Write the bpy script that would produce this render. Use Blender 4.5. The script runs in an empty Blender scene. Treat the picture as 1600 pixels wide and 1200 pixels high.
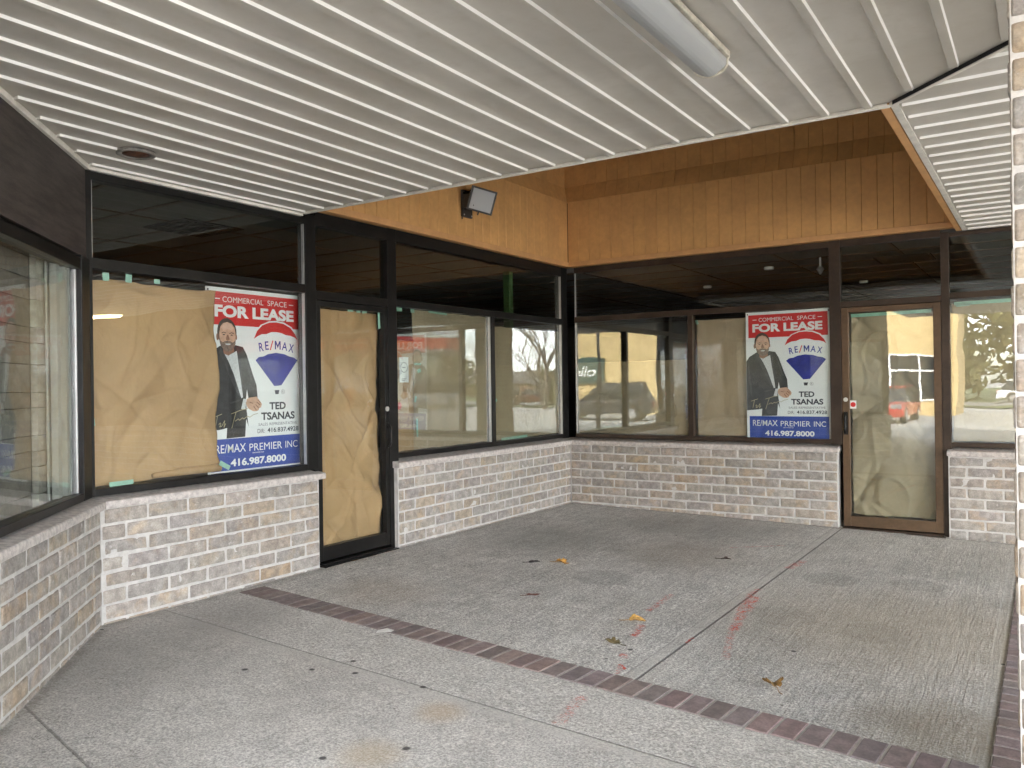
import bpy, bmesh, math, random
from mathutils import Vector, Matrix, noise as mn
R = math.radians
random.seed(7)
C = bpy.context.scene.collection
scene = bpy.context.scene

# ------------------------------------------------------------------ camera, sky, sun, exposure
cam_d = bpy.data.cameras.new('camera'); cam = bpy.data.objects.new('camera', cam_d); C.objects.link(cam)
cam_d.sensor_width = 36.0; cam_d.lens = 28.68; cam_d.clip_start = 0.05; cam_d.clip_end = 2000
YAW, PITCH, ROLL = R(-33.266), R(0.106), R(-0.823)
fw = Vector((math.sin(YAW)*math.cos(PITCH), math.cos(YAW)*math.cos(PITCH), math.sin(PITCH)))
rt = Vector((math.cos(YAW), -math.sin(YAW), 0)); up = rt.cross(fw)
r2 = rt*math.cos(ROLL) + up*math.sin(ROLL); u2 = up*math.cos(ROLL) - rt*math.sin(ROLL)
mw = Matrix((r2, u2, -fw)).transposed().to_4x4(); mw.translation = Vector((5.087, -9.097, 1.5))
cam.matrix_world = mw
scene.camera = cam

SUN_EL, SUN_AZ = R(33), R(16)            # azimuth measured from +Y towards +X
sd = Vector((math.sin(SUN_AZ)*math.cos(SUN_EL), math.cos(SUN_AZ)*math.cos(SUN_EL), math.sin(SUN_EL)))
world = bpy.data.worlds.new('World'); scene.world = world; world.use_nodes = True
wt = world.node_tree; wt.nodes.clear()
wo = wt.nodes.new('ShaderNodeOutputWorld'); bg = wt.nodes.new('ShaderNodeBackground')
sky = wt.nodes.new('ShaderNodeTexSky'); sky.sky_type = 'NISHITA'; sky.sun_disc = False
sky.sun_elevation = SUN_EL; sky.sun_rotation = SUN_AZ
tc = wt.nodes.new('ShaderNodeTexCoord'); mp = wt.nodes.new('ShaderNodeMapping'); mp.inputs['Scale'].default_value = (1, 1, 2.6)
cn = wt.nodes.new('ShaderNodeTexNoise'); cn.inputs['Scale'].default_value = 2.6; cn.inputs['Detail'].default_value = 8
cr = wt.nodes.new('ShaderNodeValToRGB'); cr.color_ramp.elements[0].position = .44; cr.color_ramp.elements[1].position = .60
cm = wt.nodes.new('ShaderNodeMix'); cm.data_type = 'RGBA'; cm.inputs['B'].default_value = (21, 21.3, 22, 1)
wt.links.new(tc.outputs['Generated'], mp.inputs['Vector']); wt.links.new(mp.outputs[0], cn.inputs['Vector'])
wt.links.new(cn.outputs[0], cr.inputs[0]); wt.links.new(cr.outputs[0], cm.inputs['Factor'])
wt.links.new(sky.outputs[0], cm.inputs['A']); wt.links.new(cm.outputs['Result'], bg.inputs['Color'])
bg.inputs['Strength'].default_value = 0.15; wt.links.new(bg.outputs[0], wo.inputs['Surface'])
sl = bpy.data.lights.new('sun', 'SUN'); sl.energy = 5; sl.angle = R(0.5); sl.color = (1, .95, .88)
so = bpy.data.objects.new('sun', sl); C.objects.link(so); so.rotation_euler = (-sd).to_track_quat('-Z', 'Y').to_euler()
so.location = sd*60
scene.view_settings.view_transform = 'Standard'; scene.view_settings.look = 'None'
scene.view_settings.exposure = 3.02; scene.view_settings.gamma = 1
scene.cycles.use_denoising = True
scene.cycles.max_bounces = 14; scene.cycles.diffuse_bounces = 6; scene.cycles.glossy_bounces = 6; scene.cycles.transparent_max_bounces = 16
scene.cycles.sample_clamp_indirect = 12

# ------------------------------------------------------------------ node helpers
class G:
    def __init__(s, name):
        s.m = bpy.data.materials.new(name); s.m.use_nodes = True; s.t = s.m.node_tree
        s.b = s.t.nodes['Principled BSDF']; s.o = s.t.nodes['Material Output']; s._c = None
    def new(s, typ, **kw):
        n = s.t.nodes.new(typ)
        for k, v in kw.items(): setattr(n, k, v)
        return n
    def put(s, sock, v):
        if hasattr(v, 'is_output'): s.t.links.new(v, sock)
        else:
            if isinstance(v, (tuple, list)) and len(v) == 3 and sock.type == 'RGBA': v = (*v, 1)
            sock.default_value = v
    def co(s):
        if s._c is None: s._c = s.new('ShaderNodeTexCoord').outputs['Object']
        return s._c
    def xyz(s):
        n = s.new('ShaderNodeSeparateXYZ'); s.put(n.inputs[0], s.co()); return n.outputs
    def math(s, op, a, b=0.0, c=0.0, clamp=False):
        n = s.new('ShaderNodeMath', operation=op, use_clamp=clamp)
        s.put(n.inputs[0], a); s.put(n.inputs[1], b); s.put(n.inputs[2], c); return n.outputs[0]
    def noise(s, scale, detail=4, vec=None, rough=.55, stretch=None, dist=0):
        n = s.new('ShaderNodeTexNoise'); n.inputs['Scale'].default_value = scale; n.inputs['Detail'].default_value = detail
        n.inputs['Roughness'].default_value = rough; n.inputs['Distortion'].default_value = dist
        v = vec or s.co()
        if stretch:
            mpn = s.new('ShaderNodeMapping'); mpn.inputs['Scale'].default_value = stretch; s.put(mpn.inputs[0], v); v = mpn.outputs[0]
        s.put(n.inputs['Vector'], v); return n.outputs[0]
    def ramp(s, v, lo, hi):
        n = s.new('ShaderNodeMapRange'); n.interpolation_type = 'SMOOTHSTEP'
        s.put(n.inputs[0], v); n.inputs[1].default_value = lo; n.inputs[2].default_value = hi; return n.outputs[0]
    def mix(s, f, a, b, mode='MIX'):
        n = s.new('ShaderNodeMix', data_type='RGBA', blend_type=mode)
        s.put(n.inputs['Factor'], f); s.put(n.inputs['A'], a); s.put(n.inputs['B'], b); return n.outputs['Result']
    def bump(s, h, strength=.3, dist=.01, prev=None):
        n = s.new('ShaderNodeBump'); n.inputs['Strength'].default_value = strength; n.inputs['Distance'].default_value = dist
        s.put(n.inputs['Height'], h)
        if prev is not None: s.put(n.inputs['Normal'], prev)
        return n.outputs[0]
    def set(s, **kw):
        for k, v in kw.items(): s.put(s.b.inputs[k.replace('_', ' ')], v)
        return s.m

def scale_c(c, k): return tuple(min(1, x*k) for x in c)
def mat(name, c, rough=.5, metal=0, var=.1, ns=6, bs=0, bstr=.15, bdist=.003, stretch=None, spec=.5):
    g = G(name)
    n = g.noise(ns, 5, stretch=stretch); n2 = g.noise(ns*7.3, 3, stretch=stretch)
    f = g.math('ADD', g.math('MULTIPLY', n, .7), g.math('MULTIPLY', n2, .3))
    f = g.ramp(f, .35, .65)
    col = g.mix(f, scale_c(c, 1-var), scale_c(c, 1+var))
    g.set(Base_Color=col, Roughness=rough, Metallic=metal)
    g.b.inputs['Specular IOR Level'].default_value = spec
    if bs: g.set(Normal=g.bump(g.noise(bs, 4, stretch=stretch), bstr, bdist))
    return g.m

def attr_mat(name, rough, var, ns, bs, bstr, bdist, gain=1.0, pits=False):
    """base colour comes from a per-piece colour (each brick its own tone), mottled by noise"""
    g = G(name); a = g.new('ShaderNodeAttribute'); a.attribute_name = 'tone'; a = a.outputs['Color']
    n = g.ramp(g.noise(ns, 6), .3, .7); n3 = g.ramp(g.noise(ns*6, 4), .3, .7)
    d = g.mix(n, scale_c((1, 1, 1), 1-var), (1+var,)*3)
    col = g.mix(1.0, a, d, 'MULTIPLY')
    col = g.mix(1.0, col, g.mix(n3, (1-var*.6,)*3, (1+var*.6,)*3), 'MULTIPLY')
    if pits:
        tan = g.ramp(g.noise(5.5, 4, dist=.4), .50, .68); col = g.mix(g.math('MULTIPLY', tan, .55), col, g.mix(1.0, col, (1.22, 1.02, .78), 'MULTIPLY'))
        v = g.ramp(g.noise(ns*2.2, 5, dist=.6), .60, .70)
        col = g.mix(g.math('MULTIPLY', v, .45), col, (.55, .52, .48))
    g.set(Base_Color=col, Roughness=rough)
    g.set(Normal=g.bump(g.noise(bs, 6, rough=.7), bstr, bdist))
    return g.m

# ------------------------------------------------------------------ materials
M = {}
M['brick'] = attr_mat('tumbled_brick', .9, .22, 16, 70, .6, .006, pits=True)
M['mortar'] = mat('white_mortar', (.50, .48, .455), .95, 0, .12, 12, 60, .6, .006)
M['cap'] = mat('stone_cap', (.47, .43, .40), .85, 0, .24, 26, 50, .5, .005)
M['black'] = mat('black_aluminium', (.010, .0095, .009), .36, 0, .3, 5, 0, spec=.2)
M['bronze'] = mat('bronze_aluminium', (.042, .028, .020), .4, 0, .25, 4, 0, spec=.25)
M['bronze2'] = mat('worn_bronze', (.095, .058, .032), .4, 0, .2, 4, 0, spec=.3)
M['steel'] = mat('bright_steel', (.6, .6, .6), .3, .9, .05)
M['bead'] = mat('pale_glazing_bead', (.42, .42, .41), .35, .6, .1)
M['soffit_trim'] = mat('white_trim', (.72, .69, .62), .5, 0, .12, 9)
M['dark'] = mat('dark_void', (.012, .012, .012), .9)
M['orange'] = attr_mat('orange_boards', .62, .08, 3, 26, .10, .002)
M['orange_trim'] = mat('orange_trim', (.60, .32, .13), .6, 0, .08, 4)
M['wood'] = mat('dark_stained_plywood', (.045, .036, .032), .55, 0, .5, 3.0, 40, .2, .003, stretch=(1.2, 1.2, 9))
M['plank'] = attr_mat('whitewashed_planks', .7, .2, 5, 40, .2, .003)
M['white'] = mat('white_paint', (.78, .77, .74), .5, 0, .05)
M['poster'] = mat('poster_vinyl', (.80, .81, .82), .45, 0, .02)
M['red'] = mat('print_red', (.60, .022, .022), .45, 0, .04)
M['blue'] = mat('print_blue', (.012, .055, .34), .45, 0, .04)
M['blue2'] = mat('print_deep_blue', (.010, .02, .27), .45, 0, .15, 9)
M['ink'] = mat('print_ink', (.03, .03, .05), .45, 0, .05)
M['greyink'] = mat('print_grey', (.22, .22, .25), .45, 0, .05)
M['skin'] = mat('print_skin', (.58, .35, .25), .45, 0, .18, 30)
M['skin2'] = mat('print_skin_dark', (.27, .13, .085), .45, 0, .2, 30)
M['hair'] = mat('print_hair', (.06, .042, .035), .45, 0, .3, 40)
M['beard'] = mat('print_beard', (.20, .135, .11), .45, 0, .35, 60)
M['suit'] = mat('print_suit', (.022, .022, .026), .45, 0, .4, 14)
M['suit2'] = mat('print_suit_fold', (.05, .048, .054), .45, 0, .3, 20)
M['shirt'] = mat('print_shirt', (.60, .61, .63), .45, 0, .12, 60)
M['gold'] = mat('print_gold', (.42, .36, .22), .45, 0, .05)
M['tape'] = mat('mint_tape', (.30, .52, .42), .6, 0, .1, 20)
M['dirty_white'] = mat('old_ivory', (.52, .485, .40), .55, 0, .25, 12)
def lens_mat():
    g = G('frosted_lens'); g.set(Base_Color=(.40, .41, .41), Roughness=.4); return g.m
M['lens'] = lens_mat()
M['ring'] = mat('dark_ring', (.05, .045, .04), .5)
M['ring2'] = mat('grey_ring', (.20, .185, .165), .5, 0, .3, 30)
M['rust'] = mat('rusty_reflector', (.15, .06, .032), .5, .3, .45, 30)
M['asphalt'] = mat('weathered_lot', (.30, .29, .27), .95, 0, .15, .3, 60, .4, .01)
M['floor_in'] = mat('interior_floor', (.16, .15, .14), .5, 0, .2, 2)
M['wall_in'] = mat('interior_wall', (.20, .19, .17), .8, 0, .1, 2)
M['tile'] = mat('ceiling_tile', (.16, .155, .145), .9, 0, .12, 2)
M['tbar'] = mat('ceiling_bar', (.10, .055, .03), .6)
M['yellow'] = mat('yellow_stucco', (.50, .37, .18), .9, 0, .05, 2)
M['rubber'] = mat('rubber', (.02, .02, .02), .8)
M['rim'] = mat('alloy', (.5, .5, .52), .3, .8)
M['carglass'] = mat('tinted_glass', (.02, .024, .028), .06)
M['green_post'] = mat('green_paint', (.05, .10, .03), .5)
M['sign_green'] = mat('sign_green', (.02, .06, .045), .5)
M['canopy_red'] = mat('canopy_red', (.62, .03, .03), .4)
M['bark'] = mat('bark', (.10, .08, .065), .95, 0, .3, 6)
M['needle'] = mat('needles', (.025, .05, .022), .9, 0, .4, 2)
M['leafg'] = mat('dry_foliage', (.14, .13, .045), .9, 0, .4, .8)
M['grass'] = mat('lawn', (.09, .11, .035), 1, 0, .25, .6)
M['house'] = mat('brown_brick', (.22, .13, .09), .9, 0, .15, 3)
M['roof'] = mat('shingles', (.10, .09, .085), .95, 0, .2, 4)
M['hazard'] = mat('traffic_green', (.03, .35, .10), .5)

def kraft(name, c, var):
    g = G(name)
    n = g.ramp(g.noise(3.0, 5, dist=.8), .3, .7); n2 = g.noise(140, 2, stretch=(1, 1, .12))
    col = g.mix(n, scale_c(c, 1-var), scale_c(c, 1+var))
    col = g.mix(1, col, g.mix(n2, (.92,)*3, (1.06,)*3), 'MULTIPLY')
    g.set(Base_Color=col, Roughness=.75, Normal=g.bump(g.noise(4.5, 6, rough=.55, dist=.7), .55, .03)); return g.m
M['kraft'] = kraft('brown_kraft', (.42, .265, .130), .06)
M['kraft2'] = kraft('pale_kraft', (.37, .285, .19), .06)

def glass_mat(name, f0, tint, wav):
    g = G(name); g.t.nodes.remove(g.b)
    tr = g.new('ShaderNodeBsdfTransparent'); tr.inputs[0].default_value = (*tint, 1)
    gl = g.new('ShaderNodeBsdfGlossy'); gl.inputs['Roughness'].default_value = 0.0; gl.inputs['Color'].default_value = (1, 1, 1, 1)
    g.put(gl.inputs['Normal'], g.bump(g.noise(1.6, 1.5), wav, .02))
    lw = g.new('ShaderNodeLayerWeight'); lw.inputs['Blend'].default_value = .5
    p = g.math('POWER', lw.outputs['Facing'], 5.0)
    f = g.math('MULTIPLY_ADD', p, 1-f0, f0)
    mx = g.new('ShaderNodeMixShader'); g.put(mx.inputs[0], f); g.put(mx.inputs[1], tr.outputs[0]); g.put(mx.inputs[2], gl.outputs[0])
    g.put(g.o.inputs['Surface'], mx.outputs[0]); return g.m
M['glass'] = glass_mat('plate_glass', .040, (.94, .96, .95), .08)
M['glass2'] = glass_mat('reflective_glass', .135, (.90, .93, .91), .05)
M['glass3'] = glass_mat('slightly_reflective_glass', .05, (.92, .95, .93), .07)

def soffit_mat():
    g = G('white_soffit_metal')
    x, y, z = g.xyz()
    n = g.ramp(g.noise(1.4, 6, dist=.6), .35, .72); n2 = g.ramp(g.noise(9, 6, rough=.7), .45, .75)
    col = g.mix(n, (.47, .44, .385), (.57, .54, .485))
    col = g.mix(g.math('MULTIPLY', n2, .32), col, (.40, .36, .29))
    st = g.ramp(g.noise(2.3, 7, rough=.7, stretch=(1, .25, 1)), .56, .70); col = g.mix(g.math('MULTIPLY', st, .25), col, (.38, .33, .25))
    # thin scratches and specks of dirt, mostly on the older panels over the lamp
    sp = g.ramp(g.noise(22, 3, rough=.8, dist=1.5), .70, .78)
    zone = g.math('MULTIPLY', g.math('MULTIPLY_ADD', g.ramp(x, 2.0, 3.6), .75, .25), sp)
    col = g.mix(g.math('MULTIPLY', zone, .7), col, (.16, .13, .09))
    # cleaner bluish patch where an earlier fitting hung
    px = g.math('MULTIPLY', g.ramp(x, 3.80, 3.83), g.math('SUBTRACT', 1, g.ramp(x, 3.96, 3.99)))
    py = g.math('MULTIPLY', g.ramp(y, -5.7, -5.65), g.math('SUBTRACT', 1, g.ramp(y, -5.0, -4.8)))
    col = g.mix(g.math('MULTIPLY', g.math('MULTIPLY', px, py), .75), col, (.66, .69, .72))
    g.set(Base_Color=col, Roughness=.42)
    g.set(Normal=g.bump(g.noise(5, 3), .06, .01)); return g.m
M['soffit'] = soffit_mat()
M['rib_side_lit'] = mat('rib_sides_lightened', (.90, .885, .84), .20, 0, .03, 3)  # rib sides coloured brighter than the soffit, standing in for side light

def concrete_mat():
    g = G('exposed_concrete'); x, y, z = g.xyz()
    def band(v, c, w, soft): # 1 inside |v-c|<w
        return g.math('SUBTRACT', 1, g.ramp(g.math('ABSOLUTE', g.math('SUBTRACT', v, c)), w, w+soft))
    edge = g.math('MULTIPLY_ADD', x, -.075, -5.05)            # brick course line
    back = g.ramp(g.math('SUBTRACT', y, edge), -.03, .03)      # 1 behind the brick course
    jl = g.math('MULTIPLY_ADD', x, -.047, -5.745)
    front = g.math('SUBTRACT', 1, g.ramp(g.math('SUBTRACT', y, jl), -.01, .01))
    big = g.ramp(g.noise(.8, 6, dist=.7), .3, .7); med = g.ramp(g.noise(5, 5, rough=.65), .3, .7)
    ag = g.noise(95, 3, rough=.7); ag2 = g.noise(38, 4, rough=.75)
    broom = g.noise(1.0, 4, stretch=(60, 4.5, 1), rough=.7, dist=.6)
    broomc = g.noise(1.0, 3, stretch=(11, .35, 1), rough=.7)
    base = g.mix(big, (.53, .512, .482), (.635, .617, .585))
    base = g.mix(g.math('MULTIPLY', front, .5), base, (.49, .465, .425))
    base = g.mix(1, base, g.mix(med, (.88,)*3, (1.08,)*3), 'MULTIPLY')
    strip = g.math('MULTIPLY', g.math('SUBTRACT', 1, back), g.math('SUBTRACT', 1, front))
    agr = g.ramp(ag, .36, .64)
    base = g.mix(g.math('MULTIPLY_ADD', front, -.25, 1), base, g.mix(1, base, g.mix(agr, (.56,)*3, (1.30,)*3), 'MULTIPLY'))
    ag3 = g.ramp(g.noise(55, 3, rough=.75), .40, .60)
    base = g.mix(g.math('MULTIPLY_ADD', front, -.35, .75), base, g.mix(1, base, g.mix(ag3, (.74,)*3, (1.20,)*3), 'MULTIPLY'))
    base = g.mix(g.math('MULTIPLY', strip, .35), base, g.mix(ag3, (.36, .345, .31), (.62, .60, .56)))
    base = g.mix(1, base, g.mix(g.ramp(ag2, .3, .7), (.86,)*3, (1.12,)*3), 'MULTIPLY')
    br = g.math('MULTIPLY', back, g.math('ADD', g.math('MULTIPLY', g.ramp(broom, .35, .65), .7), g.math('MULTIPLY', g.ramp(broomc, .4, .6), .3)))
    base = g.mix(g.math('MULTIPLY', back, .55), base, g.mix(1, base, g.mix(br, (.62,)*3, (1.15,)*3), 'MULTIPLY'))
    # tooled joint bands (smooth) and their dark grooves
    smooth = g.math('MULTIPLY', band(x, 3.222, .04, .01), back)
    smooth = g.math('MAXIMUM', smooth, g.math('MULTIPLY', band(x, 4.835, .03, .01), back))
    smooth = g.math('MAXIMUM', smooth, band(g.math('SUBTRACT', y, jl), -.045, .04, .012))
    base = g.mix(g.math('MULTIPLY', smooth, .38), base, (.50, .485, .455))
    gr = g.math('MULTIPLY', band(x, 3.264, .004, .005), back)
    gr = g.math('MAXIMUM', gr, g.math('MULTIPLY', g.math('MULTIPLY', band(x, 3.18, .002, .005), back), .35))
    gr = g.math('MAXIMUM', gr, g.math('MULTIPLY', g.math('MULTIPLY', band(x, 1.645, .001, .005), back), .4))
    gr = g.math('MAXIMUM', gr, g.math('MULTIPLY', band(g.math('SUBTRACT', y, jl), 0, .003, .006), .65))
    gr = g.math('MAXIMUM', gr, g.math('MULTIPLY', band(g.math('MULTIPLY_ADD', x, .197, y), -6.918, .003, .006), .65))
    cw = g.noise(1.7, 5, rough=.6)
    ck = g.math('SUBTRACT', 1, g.ramp(g.math('ABSOLUTE', g.math('SUBTRACT', cw, .5)), .0006, .0032))
    ck = g.math('MULTIPLY', ck, g.ramp(g.noise(.6, 2), .52, .58))
    base = g.mix(g.math('MULTIPLY', ck, .55), base, (.13, .125, .115))
    slab = g.math('MULTIPLY', back, g.math('MULTIPLY', g.ramp(x, 3.26, 3.27), .16)); base = g.mix(slab, base, (.36, .345, .31))
    gr = g.math('MAXIMUM', gr, g.math('MULTIPLY', band(x, 4.872, .010, .02), g.math('MULTIPLY_ADD', g.noise(9, 3), .8, .35)))
    base = g.mix(g.math('MULTIPLY', gr, .75), base, (.09, .085, .08))
    # pale scored line and chalky cross line near the right border
    ch = g.math('MULTIPLY', band(x, 4.80, .004, .006), g.ramp(g.noise(7, 3), .42, .6))
    ch = g.math('MAXIMUM', ch, g.math('MULTIPLY', band(g.math('MULTIPLY_ADD', x, -.6, y), -6.80, .006, .02), g.math('MULTIPLY', g.ramp(x, 4.6, 4.7), .8)))
    base = g.mix(g.math('MULTIPLY', ch, .5), base, (.62, .62, .59))
    def disc(cx, cy, r, soft):
        dx = g.math('SUBTRACT', x, cx); dy = g.math('SUBTRACT', y, cy)
        d = g.math('SQRT', g.math('ADD', g.math('MULTIPLY', dx, dx), g.math('MULTIPLY', dy, dy)))
        d = g.math('ADD', d, g.math('MULTIPLY', g.math('SUBTRACT', g.noise(4.5, 4), .5), r*.5))
        return g.math('SUBTRACT', 1, g.ramp(d, r-soft, r+soft))
    # round pot marks
    for (cx, cy, r) in ((3.653, -2.365, .21), (4.247, -2.2, .20), (4.185, -3.64, .21), (4.86, -2.48, .14), (2.114, -3.3, .24), (3.6, -3.60, .22)):
        dk = disc(cx, cy, r, .02); base = g.mix(g.math('MULTIPLY', dk, .24), base, (.17, .16, .145))
    # old spills
    for (cx, cy, r, c, k) in ((4.7, -5.0, .35, (.22, .17, .10), .55), (4.35, -3.5, .9, (.36, .30, .21), .5), (2.3, -2.1, .55, (.27, .22, .17), .4), (2.66, -6.06, .10, (.46, .34, .20), .5),
                              (2.69, -6.57, .12, (.46, .36, .22), .45), (.9, -4.6, .35, (.36, .28, .20), .3), (2.0, -.7, .8, (.21, .2, .18), .5), (.9, -2.2, .6, (.24, .23, .21), .4), (.55, -5.6, .4, (.27, .255, .24), .5), (.7, -6.5, .5, (.26, .25, .23), .4)):
        base = g.mix(g.math('MULTIPLY', disc(cx, cy, r, r*.7), k), base, c)
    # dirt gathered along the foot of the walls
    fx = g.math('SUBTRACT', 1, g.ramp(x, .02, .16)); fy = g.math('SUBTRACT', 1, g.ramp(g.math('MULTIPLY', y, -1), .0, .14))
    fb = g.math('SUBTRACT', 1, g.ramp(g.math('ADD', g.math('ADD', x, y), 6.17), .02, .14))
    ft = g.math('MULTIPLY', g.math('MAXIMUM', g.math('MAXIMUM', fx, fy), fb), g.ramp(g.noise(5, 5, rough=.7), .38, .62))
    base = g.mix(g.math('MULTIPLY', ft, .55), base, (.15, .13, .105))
    # sprayed red survey marks, worn
    wear = g.ramp(g.noise(26, 5, rough=.75), .47, .56)
    wear2 = g.ramp(g.noise(60, 4, rough=.75), .42, .55)
    red = None
    for (x0, y0, x1, y1, w, k) in ((3.30, -1.85, 3.27, -2.15, .03, .7), (3.26, -3.0, 3.25, -3.2, .02, .7), (3.30, -3.25, 3.34, -3.6, .035, 1), (3.34, -3.6, 3.42, -4.05, .025, .9), (3.42, -4.1, 3.55, -4.6, .018, .45),
                                   (2.77, -3.5, 2.80, -3.95, .02, .6), (2.90, -4.3, 2.94, -4.5, .02, 1), (3.11, -5.04, 3.14, -5.14, .010, 1.3), (3.14, -5.06, 3.10, -5.02, .01, 1.3), (3.04, -4.86, 3.06, -4.89, .02, .8), (3.14, -5.55, 3.19, -5.85, .025, .5),
                                   (2.6, -1.62, 2.98, -1.26, .012, .6), (3.262, -4.35, 3.262, -4.45, .008, 1.2), (3.36, -5.35, 3.33, -5.2, .015, .4)):
        L2 = (x1-x0)**2+(y1-y0)**2
        t = g.math('MULTIPLY_ADD', g.math('SUBTRACT', x, x0), (x1-x0)/L2, g.math('MULTIPLY', g.math('SUBTRACT', y, y0), (y1-y0)/L2), clamp=True)
        dx = g.math('SUBTRACT', g.math('SUBTRACT', x, x0), g.math('MULTIPLY', t, x1-x0))
        dy = g.math('SUBTRACT', g.math('SUBTRACT', y, y0), g.math('MULTIPLY', t, y1-y0))
        d = g.math('SQRT', g.math('ADD', g.math('MULTIPLY', dx, dx), g.math('MULTIPLY', dy, dy)))
        s = g.math('MULTIPLY', g.math('SUBTRACT', 1, g.ramp(d, w*.5, w*1.9)), k)
        red = s if red is None else g.math('MAXIMUM', red, s)
    red = g.math('MULTIPLY', g.math('MULTIPLY', red, g.math('MULTIPLY_ADD', wear, .8, .15)), wear2, clamp=True)
    base = g.mix(g.math('MULTIPLY', red, 1.25, clamp=True), base, (.62, .06, .025))
    # chewing gum and grit
    vo = g.new('ShaderNodeTexVoronoi'); vo.inputs['Scale'].default_value = 2.3; g.put(vo.inputs['Vector'], g.co())
    gum = g.math('SUBTRACT', 1, g.ramp(vo.outputs['Distance'], .022, .04))
    vo2 = g.new('ShaderNodeTexVoronoi'); vo2.inputs['Scale'].default_value = 11; g.put(vo2.inputs['Vector'], g.co())
    sep = g.new('ShaderNodeSeparateColor'); g.put(sep.inputs[0], vo2.outputs['Color'])
    grit = g.math('MULTIPLY', g.math('SUBTRACT', 1, g.ramp(vo2.outputs['Distance'], .04, .09)), g.ramp(sep.outputs[0], .91, .94))
    base = g.mix(g.math('MULTIPLY', g.math('MAXIMUM', gum, g.math('MULTIPLY', grit, .8)), .85), base, (.045, .042, .04))
    for (cx, cy) in ((1.42, -6.196), (1.961, -5.908), (2.393, -5.862), (2.777, -6.44), (1.726, -5.996), (1.821, -5.778), (2.543, -6.698), (3.036, -4.754), (3.839, -4.264)):
        base = g.mix(g.math('MULTIPLY', disc(cx, cy, .016, .006), .9), base, (.04, .038, .036))
    h = g.math('ADD', g.math('MULTIPLY', ag, .9), g.math('MULTIPLY', br, .62))
    h = g.math('SUBTRACT', g.math('MULTIPLY', h, g.math('SUBTRACT', 1, g.math('MULTIPLY', smooth, .35))), g.math('MULTIPLY', gr, 1.5))
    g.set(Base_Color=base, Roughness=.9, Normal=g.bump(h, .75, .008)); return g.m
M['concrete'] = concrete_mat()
M['paver'] = attr_mat('red_brown_pavers', .85, .2, 14, 60, .4, .003)
M['paver_joint'] = mat('paver_joint', (.40, .37, .34), .95, 0, .15, 20, 60, .4, .003)

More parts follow.
